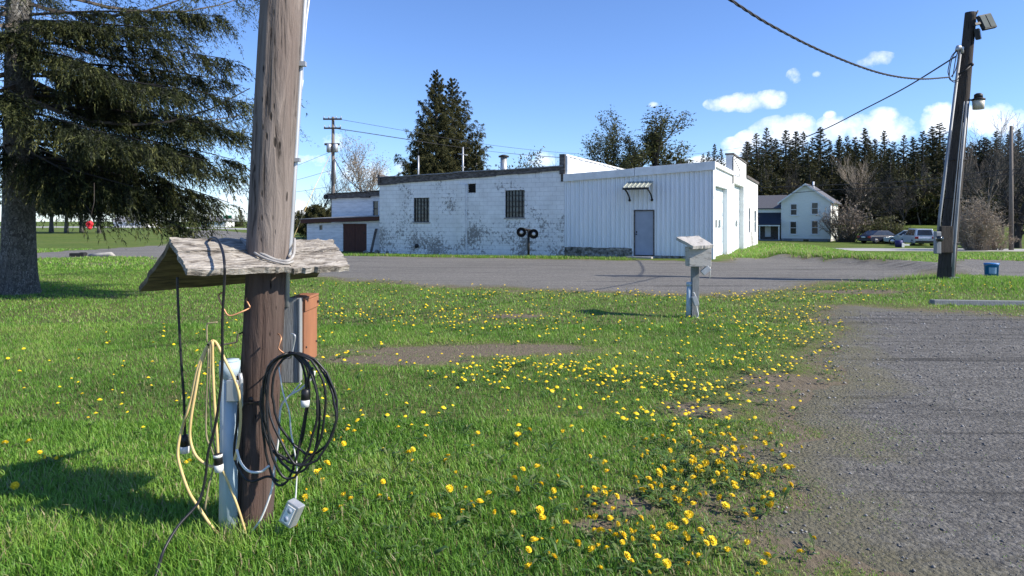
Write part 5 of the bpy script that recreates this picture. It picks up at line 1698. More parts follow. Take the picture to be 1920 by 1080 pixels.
mbL = MB(); VV, TT = [], []
def rel(px, py, Y): return tuple(P(px, py, Y) - c0)
for i, (e, z, sag) in enumerate([((456, 190, 14.0), 4.7, .15), ((455, 250, 14.6), 4.0, .2), ((450, 330, 13.8), 3.4, .1), ((430, 380, 13.6), 3.0, .15), ((385, 385, 13.9), 2.9, .2), ((230, 370, 14.4), 2.9, .1), ((425, 110, 14.3), 5.4, .1), ((360, 395, 13.4), 2.8, .15),
                                 ((345, 430, 13.2), 2.6, .25), ((300, 368, 14.5), 2.9, .1), ((176, 405, 12.9), 2.9, .25), ((250, 350, 13.0), 3.0, .0), ((410, 30, 14.6), 6.0, .1), ((140, 330, 13.2), 3.2, .0),
                                 ((380, 300, 12.9), 3.5, .1), ((300, 270, 12.4), 3.8, .0), ((200, 250, 12.0), 4.0, .0), ((-60, 300, 13), 3.3, .0), ((330, 170, 12.6), 4.8, .1), ((170, 120, 12.6), 5.2, .1), ((440, 300, 15.2), 3.6, .15), ((400, 225, 15.6), 4.3, .1),
                                 ((120, 300, 15.5), 3.4, .0), ((250, 200, 16), 4.4, .1), ((90, 180, 16), 4.6, .1), ((300, 330, 15.8), 3.3, .1), ((420, 150, 15), 5.0, .1), ((330, 60, 13.5), 5.8, .1), ((200, 160, 14.8), 4.9, .0), ((340, 240, 14.9), 4.2, .0), ((20, 60, 13), 5.6, .0), ((-30, 190, 13), 4.4, .0), ((160, 40, 13.2), 5.9, .0)]):
    p, v, t = bough((0, 0, z), rel(*e), sag, 100 + i, nsec=48, ntw=12, nleaf=16, hang=.42, wid=1.0)
    mbL.tube([tuple(q) for q in p], [.035 - .004 * j for j in range(8)], 5, cap=False); VV.append(v); TT.append(t)
tri_obj('bough', np.concatenate(VV), np.concatenate(TT), M['needle'], big)
mbL.build('limbs', M['twig_dark'], tro, world=False)

# red thing under the boughs
rc = P(168, 421, 11.9)
rb_ = thing('red_ribbon', 'small bright red cloth thing hanging under the spruce boughs', 'ribbon', rc)
mb = MB()
for k in range(7):
    a = 2 * math.pi * k / 7 + .3; R_ = rnd.uniform(.06, .095)
    d = Vector((math.cos(a), rnd.uniform(-.3, .3), math.sin(a))); s_ = Vector((-math.sin(a), 0, math.cos(a)))
    mb.tube([rc + d * .01, rc + d * R_ * .6, rc + d * R_], [.02, .045, .006], 6)
mb.build('cloth', M['red'], rb_)
mb = MB(); mb.tube([rc + Vector((0, 0, .05)), rc + Vector((.05, .05, .4)), rc + Vector((.02, .1, .75))], .006, 5); mb.build('string', M['darkrod'], rb_)

# row of spruces behind it
row_lab = ['dark spruce of the far row behind the big left trunk', 'dark spruce of the far row, second from the big trunk', 'dark spruce in the middle of the far left row', 'dark spruce of the far row behind the red ribbon', 'rightmost dark spruce of the far row left of the plank roof']
for i, (px, H_) in enumerate(((60, 13), (96, 14), (124, 13), (153, 13.5), (186, 12))):
    Y = (104, 100, 97, 98, 92)[i]
    x = (px - CX) / F * Y
    make_spruce(row_lab[i], (x, Y, hz(x, Y) - .1), 'spruces of the far left row', 200 + i, H_, 4.4, 3.9, 44, 12, 5, 6, .55, .18, hang=.5, droop=.12)

# forest prototypes
fp = []
sp_lab = ['dark spruce in the woods', 'dark spruce']
for i in range(5):
    fp.append(make_spruce('x', (0, 0, 0), None, 300 + i, 19 + (i % 3), 3.0 + .35 * i, .8, 125, 9, 4, 7, .46, .11, hang=.24, droop=.22, up=.02, pw=1.0, tight=.4, fwd=(.1, .5)))
used = set()


def place_spruce(px, top, Y, i, label, group, wide=1.0):
    x = (px - CX) / F * Y; z = hz(x, Y)
    H_ = EYE + (HY - top) / F * Y - z
    p = fp[i % 5]; s_ = H_ / (19 + ((i % 5) % 3))
    if i % 5 not in used:
        used.add(i % 5); o_ = p
        o_.location = (x, Y, z - .2); o_.rotation_euler = (0, 0, rnd.uniform(0, 6.28)); o_.scale = (s_ * wide, s_ * wide, s_); tag(o_, label, 'tree', group)
    else:
        o_ = copy_tree(p, (x, Y, z - .2), rnd.uniform(0, 6.28), (s_ * wide, s_ * wide, s_), label, group)
    return o_


tops = [(1402, 262), (1418, 250), (1437, 244), (1455, 252), (1474, 246), (1492, 252), (1506, 246), (1523, 250), (1538, 246), (1556, 256), (1572, 262), (1588, 250), (1603, 262), (1622, 240), (1640, 258), (1658, 246),
        (1676, 258), (1695, 252), (1712, 262), (1730, 246), (1748, 238), (1762, 236), (1784, 262), (1803, 252), (1822, 262), (1846, 258), (1868, 252), (1890, 246), (1910, 240), (1932, 250), (1955, 246), (1980, 250)]
for i, (px, t_) in enumerate(tops):
    lb = 'dark narrow spruce on the skyline behind the white house' if px < 1575 else ('dark narrow spruce on the skyline above the parked cars' if px < 1765 else 'dark narrow spruce on the skyline right of the leaning pole')
    place_spruce(px, t_ + rnd.uniform(-9, 7), rnd.uniform(142, 156), i * 3 + 1, lb, 'spruces on the skyline of the woods', rnd.uniform(1.3, 2.0))
for i in range(46):
    px = 1392 + i * 12.8 + rnd.uniform(-6, 6)
    lb = 'dark spruce deep in the woods behind the white house' if px < 1575 else ('dark spruce deep in the woods above the parked cars' if px < 1765 else 'dark spruce deep in the woods right of the leaning pole')
    place_spruce(px, rnd.uniform(252, 300), rnd.uniform(128, 140), i * 2 + i // 5, lb, 'spruces inside the woods', rnd.uniform(1.4, 2.1))
for i in range(17):
    px = 1420 + i * 31 + rnd.uniform(-9, 9)
    lb = 'low olive spruce at the front of the woods behind the house' if px < 1575 else ('low olive spruce at the front of the woods above the cars' if px < 1765 else 'low olive spruce at the front of the woods at far right')
    place_spruce(px, rnd.uniform(296, 338), rnd.uniform(119, 127), i * 2 + i // 4, lb, 'low spruces at the front of the woods', rnd.uniform(1.8, 2.6))
for px, tp, Y in ((1318, 286, 100), (1340, 268, 105), (1352, 276, 108), (1328, 282, 103)):
    place_spruce(px, tp, Y, int(px), 'small dark spruce tip peeping over the garage roof', 'spruce tips over the garage', 1.1)
for px, tp, Y, lb in ((271, 393, 190, 'tiny far spruce on the left horizon beside a pale house'), (283, 397, 195, 'tiny far spruce on the left horizon, right of another'), (442, 399, 200, 'tiny far spruce by the near pole, left one'), (452, 393, 200, 'tiny far spruce close to the near pole, right one')):
    place_spruce(px, tp, Y, int(px), lb, 'tiny spruces on the left horizon', 1.5)

# the tall twin spruce behind the block building
def tall(px, top, Y, R, seed, label, z0=.8, nb=80, **kw):
    x = (px - CX) / F * Y; H_ = EYE + (HY - top) / F * Y
    return make_spruce(label, (x, Y, -.1), 'evergreens behind the block building', seed, H_, R, z0, nb, 22, 8, 14, .24, .042, fwd=(.1, .5), **kw)
tall(818, 131, 62, 4.5, 401, 'tallest dark spruce behind the block building', nb=150, hang=.40, droop=.06, up=.20, tight=.35, pw=.95)
tall(849, 146, 64, 4.7, 402, 'lighter feathery spruce just right of the tallest one', nb=120, hang=.25, droop=.0, up=.42, tight=.35, pw=.95)
tall(785, 252, 60, 1.7, 403, 'short dark spruce at the left foot of the tallest one', nb=50, hang=.5)
tall(762, 300, 58, 1.2, 404, 'lowest dark evergreen beside the left end of the block roof', nb=36, hang=.4)
tall(893, 262, 61, 1.8, 405, 'small yellowish evergreen at the right foot of the feathery spruce', nb=46, hang=.4, up=.2)
tall(592, 384, 60, 2.2, 406, 'low dark evergreen bush behind the shed', nb=46, hang=.5, droop=.05, up=.2)


# ---- bare and budding trees
def bare(seed, H, spread=.5, lv=4, kids_n=4, r0=None, upw=.35, trunk_frac=.35, wig=.12, rmin=.012):
    r = random.Random(seed); A, B, tips = MB(), MB(), []
    r0 = r0 or H * .014
    def grow(p, d, L_, rad, lev):
        n = 5; pts = [p]; q = p; dd = d
        for i in range(n):
            dd = (dd + Vector((r.gauss(0, wig), r.gauss(0, wig), r.gauss(0, wig * .6) + upw * .10))).normalized()
            q = q + dd * (L_ / n); pts.append(q)
        rr_ = [max(rmin * .6, rad * (1 - .55 * i / n)) for i in range(n + 1)]
        (A if lev <= 1 else B).tube(pts, rr_, 6 if lev == 0 else (4 if lev == 1 else 3), cap=False)
        if lev >= lv:
            tips.append((pts, dd)); return
        kn = kids_n + (2 if lev == 0 else 0)
        for k in range(kn):
            t = (trunk_frac if lev == 0 else .25) + (1 - (trunk_frac if lev == 0 else .25)) * (k + r.random()) / kn
            i = min(n - 1, int(t * n)); f = t * n - i
            s = pts[i].lerp(pts[i + 1], f)
            ax = dd.orthogonal(); ax.rotate(Matrix.Rotation(k * 2.4 + r.uniform(-.6, .6), 3, dd))
            nd = (dd * (1 - spread * .55) + ax.normalized() * spread * r.uniform(.7, 1.3) + Vector((0, 0, upw * .5))).normalized()
            grow(s, nd, L_ * r.uniform(.48, .70) * (1.0 if lev else .85), rad * (.62 - .1 * t), lev + 1)
        grow(pts[-1], dd, L_ * .6, rad * .45, lev + 1)
    grow(Vector((0, 0, -.2)), Vector((0, 0, 1)), H * .52, r0, 0)
    zmax = max(p[2] for p in A.v + B.v); k = H / zmax
    for m_ in (A, B): m_.v = [(x * k, y_ * k, z_ * k) for x, y_, z_ in m_.v]
    tips = [([p * k for p in pts], d) for pts, d in tips]
    return A, B, tips


def make_bare(label, loc, group, seed, H, mt='twig', leaves=0, lmat='bud', LL=.25, LW=.14, name='bare_tree', clump=.4, **kw):
    root = thing(name, label, 'tree', loc, rnd.uniform(0, 6.28), group)
    A, B, tips = bare(seed, H, **kw)
    A.build('trunk', M[mt], root, world=False)
    B.build('crown', M[mt], root, world=False)
    if leaves:
        rs = np.random.RandomState(seed); pos, ti = [], []
        for pts, d in tips:
            if rs.rand() < .12: continue
            base = rs.rand() * .5
            for j in range(leaves):
                p = pts[rs.randint(1, len(pts))]; pos.append(np.array(p) + rs.randn(3) * clump); ti.append(np.clip(base + .35 * rs.rand(), 0, 1))
        pos = np.array(pos); v, t = leaf_tris(pos, rs.randn(len(pos), 3), LL * rs.uniform(.6, 1.3, len(pos)), LW * rs.uniform(.6, 1.3, len(pos)), np.array(ti), rs)
        tri_obj('foliage', v, t, M[lmat], root)
    return root


def at(px, Y): x = (px - CX) / F * Y; return (x, Y, hz(x, Y))
def hfor(top, px, Y): return EYE + (HY - top) / F * Y - at(px, Y)[2]


def bare_at_px(px, top, Y, label, group, seed, **kw): return make_bare(label, at(px, Y), group, seed, hfor(top, px, Y), **kw)


M['ivy'] = leafmat('ivy_foliage', [(0, (.030, .036, .013)), (.6, (.080, .088, .030)), (1, (.15, .145, .055))], .3, .6)
lt_ = bare_at_px(1214, 199, 66, 'large forked tree with clumps of new leaves behind the garage', 'leafing trees behind the garage', 516, mt='twig_dark', leaves=22, lmat='ivy', LL=.23, LW=.115, clump=.24, spread=.55, lv=4, kids_n=3, r0=.42, trunk_frac=.32, wig=.08, upw=.6, name='leafing_tree')
lt_.scale = (1.75, 1.75, 1); lt_.rotation_euler.z = 1.2
lt_ = bare_at_px(1141, 212, 70, 'slimmer tree with small leaf clumps left of the forked one', 'leafing trees behind the garage', 517, mt='twig_dark', leaves=18, lmat='ivy', LL=.22, LW=.11, clump=.26, spread=.42, lv=4, kids_n=3, trunk_frac=.3, wig=.08, upw=.6, name='leafing_tree')
lt_.scale = (1.2, 1.2, 1); lt_.rotation_euler.z = 4.0
tall(1258, 276, 62, 1.6, 407, 'yellowish low evergreen under the forked tree behind the garage', nb=40, hang=.4, up=.1)
tall(1140, 290, 60, 1.3, 408, 'low dark evergreen between garage parapet and forked tree', nb=36, hang=.4, up=.1)
bare_at_px(960, 274, 72, 'small budding tree behind the metal chimney', None, 512, leaves=9, lmat='bud', LL=.3, LW=.16, clump=.35, lv=3, kids_n=4, name='leafing_tree', spread=.5)
bare_at_px(695, 252, 76, 'pale budding bare tree with a rounded crown behind the rear wing', 'bare trees left of the spruces', 520, mt='twig_pale', leaves=4, lmat='tanleaf', LL=.16, LW=.10, clump=.4, lv=4, kids_n=4, spread=.55)
bare_at_px(757, 228, 70, 'thin tall bare tree just left of the tallest spruce', 'bare trees left of the spruces', 521, mt='twig_pale', lv=4, kids_n=3, spread=.35)
bare_at_px(600, 292, 66, 'leaning bare tree behind the far utility pole', 'bare trees left of the spruces', 522, mt='twig', lv=4, kids_n=3, spread=.6)
bare_at_px(655, 305, 68, 'low bare tree between utility pole and the rounded budding tree', 'bare trees left of the spruces', 523, mt='twig_pale', lv=4, kids_n=4, spread=.6)
bare_at_px(1030, 280, 84, 'faint bare tree left of the ribbed parapet', None, 524, mt='twig_pale', lv=4, kids_n=3, spread=.5)
bare_at_px(1305, 292, 84, 'faint bare tree over the garage roof', None, 525, mt='twig_pale', lv=4, kids_n=3, spread=.5)

# bare trees before the woods: a few prototypes, then copies
bp = [make_bare('x', (0, 0, 0), None, 540 + i, 12, mt=('twig', 'twig_dark', 'twig_dark', 'twig_pale')[i], lv=4, kids_n=4, spread=(.5, .7, .55, .45)[i], rmin=.02) for i in range(4)]
bu = set()
for i, (px, top, Y) in enumerate([(1640, 285, 118), (1602, 300, 120), (1670, 300, 112), (1725, 300, 119), (1855, 205, 92), (1880, 235, 100), (1830, 250, 104), (1905, 222, 96), (1480, 300, 122), (1445, 310, 124), (1530, 315, 120), (1810, 270, 110), (1940, 230, 98),
                                  (1622, 322, 104), (1690, 332, 103)]):
    lb = 'bare tree before the dark woods, above the parked cars' if 1570 < px < 1765 else ('bare tree before the dark woods, behind the white house' if px <= 1570 else 'tall bare tree right of the leaning pole')
    j = 3 if px == 1640 else (0 if px == 1855 else i % 3); s_ = hfor(top, px, Y) / 12; g_ = 'bare trees before the woods'
    if px == 1640: lb = 'palest bare tree standing out before the dark woods'
    wide = 1.5 if 1570 < px < 1760 and top > 315 else 1.0
    if j not in bu:
        bu.add(j); o_ = bp[j]; o_.location = at(px, Y); o_.scale = (s_ * wide, s_ * wide, s_); tag(o_, lb, 'tree', g_)
    else:
        copy_tree(bp[j], at(px, Y), rnd.uniform(0, 6.28), (s_ * wide, s_ * wide, s_), lb, g_)


# bushes
def bush(seed, H, R, n, mt, lmat=None, nl=0, LL=.1, LW=.05, label='', cat='bush', loc=(0, 0, 0), group=None, name='bush', rad=.02, tw=5):
    r = random.Random(seed); rs = np.random.RandomState(seed); st, tws = MB(), MB(); pos = []
    for k in range(n):
        a = r.uniform(0, 6.28); q = math.sqrt(r.random()); x, y_ = math.cos(a) * q * R, math.sin(a) * q * R
        h = H * (1 - .45 * q * q) * r.uniform(.65, 1.05)
        p0 = Vector((x * .35, y_ * .35, -.05)); p2 = Vector((x + r.gauss(0, .1 * R), y_ + r.gauss(0, .1 * R), h)); p1 = p0.lerp(p2, .5) + Vector((x * .05, y_ * .05, h * .1))
        pts = smooth_path([p0, p1, p2], 3)
        st.tube(pts, [rad * (1 - .7 * i / (len(pts) - 1)) for i in range(len(pts))], 3, cap=False)
        for j in range(tw):
            i = r.randrange(1, len(pts)); b = pts[i]; d = Vector((r.gauss(0, 1), r.gauss(0, 1), abs(r.gauss(.6, .6)))).normalized() * H * r.uniform(.10, .26)
            tws.tube([b, b + d * .5 + Vector((0, 0, .02)), b + d], [rad * .5, rad * .4, rad * .25], 3, cap=False)
            for _ in range(nl): pos.append(np.array(b + d * r.random()) + rs.randn(3) * .06 * H * .4)
    root = thing(name, label, cat, loc, 0, group)
    b0_ = len(st.v); st.v += tws.v; st.f += [tuple(i + b0_ for i in f) for f in tws.f]; st.m += tws.m; st.sm += tws.sm
    st.build('stems', M[mt], root, world=False)
    if nl:
        pos = np.array(pos); v, t = leaf_tris(pos, rs.randn(len(pos), 3) + [0, 0, .3], LL * rs.uniform(.6, 1.3, len(pos)), LW * rs.uniform(.6, 1.3, len(pos)), np.clip(.5 + .3 * rs.randn(len(pos)), 0, 1), rs)
        tri_obj('foliage', v, t, M[lmat], root)
    return root


bush(1, 5.0, 3.0, 150, 'twig', 'tanleaf', 3, .30, .10, 'brown twiggy bush beside the right wall of the white house', loc=at(1587, 80), rad=.035)
bush(2, 2.9, 2.8, 110, 'twig', 'bud', 7, .26, .13, 'greenish spring bush behind the dark parked sedan', loc=at(1658, 78), rad=.03)
bush(3, 4.3, 2.1, 220, 'twig_pale', 'tanleaf', 5, .20, .05, 'tall tan brushy shrub right of the leaning pole', loc=at(1830, 56), rad=.022, tw=7)
bush(4, 2.0, 1.6, 80, 'twig_pale', 'tanleaf', 4, .2, .05, 'low tan brush at the foot of the tall tan shrub', loc=at(1862, 57), rad=.02)
bush(5, 2.5, .8, 34, 'twig', 'bud', 2, .14, .07, 'thin vine shrub climbing the right corner of the house front', loc=at(1549, 84), rad=.02)
pb_ = bush(6, 8, 5.5, 90, 'twig_dark', 'needle_far', 9, .75, .32, 'x', loc=(0, 0, 0), rad=.06, name='thicket', cat='thicket')
for i in range(20):
    px = 1385 + i * 29 + rnd.uniform(-8, 8); Y = rnd.uniform(122, 130)
    lb = 'dark undergrowth thicket at the edge of the woods behind the house' if px < 1575 else ('dark undergrowth thicket at the edge of the woods above the cars' if px < 1765 else 'dark undergrowth thicket at the edge of the woods at far right')
    if i == 0: pb_.location = at(px, Y); tag(pb_, lb, 'thicket', 'thickets at the edge of the woods')
    else: copy_tree(pb_, at(px, Y), rnd.uniform(0, 6), (rnd.uniform(.9, 1.2),) * 2 + (rnd.uniform(.7, 1.15),), lb, 'thickets at the edge of the woods')
# dark trunk at the right edge
bare_at_px(1908, 300, 62, 'thick dark crooked trunk at the right edge of the picture', None, 560, mt='twig_dark', lv=4, kids_n=4, spread=.75, r0=.42)

# ------------------------------------------------------------------ white house
HYd = 85.0; hx = (1465 - CX) / F * HYd; hz0 = hz(hx + 3, HYd) - .05
hb = EYE - (452 - HY) / F * HYd
house = thing('farmhouse', 'white two-storey gabled house with dark porch wing before the woods', 'house', ((1465 - CX) / F * HYd, HYd, hb), math.radians(-32))
W_, D_, EV, RG = 5.7, 8.0, 5.0, 7.10
mb = MB(); mb.prism([(0, 0, .35), (W_, 0, .35), (W_, 0, EV), (W_ / 2, 0, RG), (0, 0, EV)], (0, D_, 0)); LB(mb, 'wall', M['housesiding'], house)
mb = MB(); mb.box((.03, .03, -.6), (W_ - .03, D_ - .03, .349)); LB(mb, 'foundation', M['concrete'], house)
mb = MB()
ov = .38
for sgn_ in (-1, 1):
    xe = W_ / 2 + sgn_ * (W_ / 2 + ov); ze = EV - (RG - EV) / (W_ / 2) * ov
    mb.prism([(W_ / 2, -.35, RG + .03), (xe, -.35, ze + .03), (xe, -.35, ze + .17), (W_ / 2, -.35, RG + .17)], (0, D_ + .7, 0))
ro = LB(mb, 'roof', M['shingle'], house)
mb = MB()
for sgn_ in (-1, 1):
    xe = W_ / 2 + sgn_ * (W_ / 2 + ov + .01); ze = EV - (RG - EV) / (W_ / 2) * (ov + .01)
    mb.prism([(W_ / 2, -.38, RG - .06), (xe, -.38, ze - .06), (xe, -.38, ze + .16), (W_ / 2, -.38, RG + .16)], (0, .028, 0))
LB(mb, 'bargeboard', M['offwhite'], ro)
mb = MB(); mb.cyl((W_ * .62, 1.6, RG - .6), (W_ * .62, 1.6, RG + .45), .12, 8); LB(mb, 'chimney', M['offwhite'], ro)
for wx, wz, ww, wh_ in ((1.15, 3.35, .66, 1.3), (3.6, 3.45, .66, 1.35), (1.1, .95, .66, 1.5), (3.6, .98, .66, 1.55)):
    mb = MB(); mb.box((wx, -.012, wz), (wx + ww, .05, wz + wh_)); wo = LB(mb, 'window', M['glassdark'], house)
    mb = MB()
    for a in ((wx - .16, -.06, wz - .1, wx - .001, -.001, wz + wh_ + .14), (wx + ww + .001, -.06, wz - .1, wx + ww + .16, -.001, wz + wh_ + .14), (wx, -.058, wz + wh_ + .001, wx + ww, -.001, wz + wh_ + .14), (wx, -.03, wz + wh_ / 2 - .03, wx + ww, -.0125, wz + wh_ / 2 + .03)):
        mb.box(a[:3], a[3:])
    LB(mb, 'window_frame', M['offwhite'], wo)
    mb = MB(); mb.box((wx - .2, -.12, wz - .16), (wx + ww + .2, -.001, wz - .1005)); LB(mb, 'sill', M['offwhite'], wo)
mb = MB(); mb.box((W_ + .001, 1.6, 3.4), (W_ + .05, 2.4, 4.8)); mb.box((W_ + .001, 1.6, .9), (W_ + .05, 2.4, 2.4)); LB(mb, 'window', M['glassdark'], house)
mb = MB(); mb.box((-.02, -.05, .33), (.12, -.001, EV)); mb.box((W_ - .12, -.05, .33), (W_ + .02, -.001, EV)); LB(mb, 'corner_trim', M['offwhite'], house)
mb = MB(); mb.box((2.6, -.03, -.3), (3.2, .028, .25)); LB(mb, 'basement_window', M['glassdark'], house)
mb = MB(); mb.box((.3, -.045, -.3), (1.3, -.001, .32)); mb.box((3.4, -.045, -.3), (5.5, -.001, .32)); LB(mb, 'foundation', M['greyboard'], house)
# wing to the left with porch
mb = MB(); mb.box((-7.5, 1.2, .0), (-.001, D_ - 1, 4.1)); LB(mb, 'wing', M['housesiding'], house)
mb = MB(); mb.prism([(-7.7, 1.0, 4.12), (-.002, 1.0, 4.12), (-.002, 4.2, 5.9), (-7.7, 4.2, 5.9)], (0, 0, .12)); mb.prism([(-7.7, 4.2, 5.9), (-.002, 4.2, 5.9), (-.002, 7.8, 4.1), (-7.7, 7.8, 4.1)], (0, 0, .12)); LB(mb, 'roof', M['shingle'], house)
mb = MB(); mb.prism([(-7.6, -.9, 2.05), (-.003, -.9, 2.05), (-.003, 1.19, 3.55), (-7.6, 1.19, 3.55)], (0, 0, .1)); pr_ = LB(mb, 'porch_roof', M['porchroof'], house)
mb = MB(); mb.box((-7.6, -.95, 1.90), (-.003, -.85, 2.045)); LB(mb, 'fascia', M['offwhite'], pr_)
for xq in (-7.4, -4.9, -2.5, -.15):
    mb = MB(); mb.box((xq - .07, -.86, -.2), (xq + .07, -.72, 1.895)); LB(mb, 'porch_post', M['offwhite'], house)
mb = MB(); mb.box((-7.6, -.9, -.5), (-.003, 1.199, .18)); LB(mb, 'porch_floor', M['greyboard'], house)
mb = MB(); mb.box((-7.4, 1.15, .19), (-.1, 1.199, 2.6)); LB(mb, 'porch_wall', M['roofdark'], house)
mb = MB(); mb.box((-2.2, 1.10, .5), (-1.5, 1.149, 2.0)); mb.box((-5.4, 1.10, .3), (-4.5, 1.149, 2.1)); LB(mb, 'door', M['offwhite'], house)

# ------------------------------------------------------------------ cars
def car(name, label, cat, loc, rz, paint, L_=4.6, Wd=1.82, Ht=1.65, suv=True, group=None):
    root = thing(name, label, cat, loc, rz, group)   # local +y is the front, rear at y = 0
    h = Wd / 2
    bl = .98 if suv else .90
    body = MB()
    prof = [(.02, .42), (.0, .75), (.06, bl), (L_ * .72, bl), (L_ * .95, bl - .16), (L_, .62), (L_ - .03, .30), (L_ * .9, .24), (.15, .26)]
    body.prism([(-h, a, b) for a, b in prof], (Wd, 0, 0))
    bo = LB(body, 'body', M[paint], root, bevel=.06)
    r0_, r1_ = ((.22, L_ * .55) if suv else (L_ * .26, L_ * .56)); b0_, b1_ = ((.05, L_ * .74) if suv else (L_ * .06, L_ * .76))
    hw, tw_ = h - .05, h - .22
    def cab(s, y_, z_): return (s * (hw + (tw_ - hw) * (z_ - bl) / (Ht - bl)), y_, z_)
    B = [cab(-1, b0_, bl), cab(1, b0_, bl), cab(1, b1_, bl), cab(-1, b1_, bl)]; Tq = [cab(-1, r0_, Ht), cab(1, r0_, Ht), cab(1, r1_, Ht), cab(-1, r1_, Ht)]
    mb = MB(); mb.add(B + Tq, [(3, 2, 1, 0), (4, 5, 6, 7), (0, 1, 5, 4), (1, 2, 6, 5), (2, 3, 7, 6), (3, 0, 4, 7)]); LB(mb, 'cabin', M[paint], root, bevel=.05)
    def pane(a, b, c, d, m0, m1, z0f, z1f, nm):
        a, b, c, d = (Vector(q) for q in (a, b, c, d))
        lo0, lo1 = a.lerp(d, z0f), b.lerp(c, z0f); hi0, hi1 = a.lerp(d, z1f), b.lerp(c, z1f)
        q = [lo0.lerp(lo1, m0), lo0.lerp(lo1, m1), hi0.lerp(hi1, m1), hi0.lerp(hi1, m0)]
        n = (q[1] - q[0]).cross(q[3] - q[0]).normalized()
        mb = MB(); mb.slab([p + n * .012 for p in q], .03, n=n); return LB(mb, nm, M['glassdark'], root)
    pane(B[0], B[1], Tq[1], Tq[0], .10, .90, .12, .86, 'rear_window'); pane(B[2], B[3], Tq[3], Tq[2], .07, .93, .08, .92, 'windscreen')
    for (a, b, c, d) in ((B[1], B[2], Tq[2], Tq[1]), (B[3], B[0], Tq[0], Tq[3])):
        pane(a, b, c, d, .08, .34, .10, .88, 'side_window'); pane(a, b, c, d, .37, .62, .10, .88, 'side_window'); pane(a, b, c, d, .65, .88, .10, .88, 'side_window')
    for s in (-1, 1):
        mb = MB(); mb.box((s * (h - .34), -.025, bl - .26), (s * (h - .01), .06, bl - .05)); LB(mb, 'tail_light', M['taillight'], root, bevel=.015)
        mb = MB(); mb.box((s * (h - .45), L_ - .12, .58), (s * (h - .06), L_ + .012, .72)); LB(mb, 'headlight', M['chrome'], root, bevel=.02)
        mb = MB(); mb.box((s * (h + .01), L_ * .66, bl - .02), (s * (h + .17), L_ * .70, bl + .12)); LB(mb, 'mirror', M[paint], root, bevel=.02)
        for yy_ in (.85, L_ - .85):
            mb = MB(); mb.tube([(s * (h - .20), yy_, .33), (s * (h - .02), yy_, .33), (s * (h + .012), yy_, .33)], [.34, .34, .31], 20); w_ = LB(mb, 'wheel', M['rubber'], root)
            mb = MB(); mb.tube([(s * (h + .0125), yy_, .33), (s * (h + .022), yy_, .33)], [.22, .20], 14); LB(mb, 'rim', M['chrome'], w_)
    mb = MB(); mb.box((-h + .05, -.05, .32), (h - .05, .04, .52)); LB(mb, 'rear_bumper', M['iron'] if suv else M[paint], root, bevel=.03)
    mb = MB(); mb.box((-.26, -.035, .66), (.26, -.001, .80)); LB(mb, 'number_plate', M['offwhite'], root)
    return root


def carat(px, Y, dz=0): x, y_, z_ = at(px, Y); return (x, y_, z_ + dz)
car('parked_car', 'silver sport utility car seen from behind, parked beyond the road', 'car', carat(1735, 67), math.radians(-14), 'carsilver', 4.7, 1.9, 1.72)
car('parked_car', 'pale car half hidden left of the silver one', 'car', carat(1744, 71.5), math.radians(62), 'carpale', 4.4, 1.8, 1.5, suv=False)
car('parked_car', 'dark blue sedan parked side-on before the greenish bush', 'car', carat(1619, 74), math.radians(-74), 'cardark', 4.9, 1.85, 1.45, suv=False)
mb = MB(); x, y_, z_ = at(1685, 64); mb.tube([(x, y_, z_ - .02), (x, y_, z_ + .62), (x, y_, z_ + .66)], [.30, .36, .30], 14)
M['navy'] = mat('navy_plastic', (.03, .03, .16), (.025, .025, .12), 4, .5)
centre(tag(mb.build('barrel', M['navy']), 'small navy blue barrel by the road in front of the pale car', 'barrel'))
mb = MB(); x, y_, z_ = at(1693, 63.6); mb.box((x - .12, y_ - .05, z_ - .02), (x + .12, y_, z_ + .42)); mb.box((x + .1201, y_ - .03, z_ + .15), (x + .62, y_ + .01, z_ + .32))
centre(tag(mb.build('roadside_board', M['offwhite'], bevel=.01), 'small white board by the road beside the navy barrel', 'board'))

# ------------------------------------------------------------------ utility poles and wires
def upole(px, top, base, Y, label, arms, r):
    x, y_, z_ = at(px, Y); zt_ = EYE + (HY - top) / F * Y
    root = thing('utility_pole', label, 'utility pole', (x, y_, z_))
    mb = MB(); mb.tube([(x, y_, z_ - .3), (x, y_, zt_)], [r, r * .65], 10); mb.build('pole', M['polegrey'], root)
    for az, wl in arms:
        z = EYE + (HY - az) / F * Y; mb = MB(); mb.box((x - wl, y_ - .22, z - .06), (x + wl, y_ - r * .72, z + .06)); ao = mb.build('crossarm', M['twig_dark'], root)
        for q in (-.92, -.4, .4, .92):
            mb = MB(); mb.tube([(x + wl * q, y_ - .18, z + .06), (x + wl * q, y_ - .18, z + .24)], [.05, .03], 6); mb.build('insulator', M['galv'], ao)
    return root, x, y_, z_, zt_


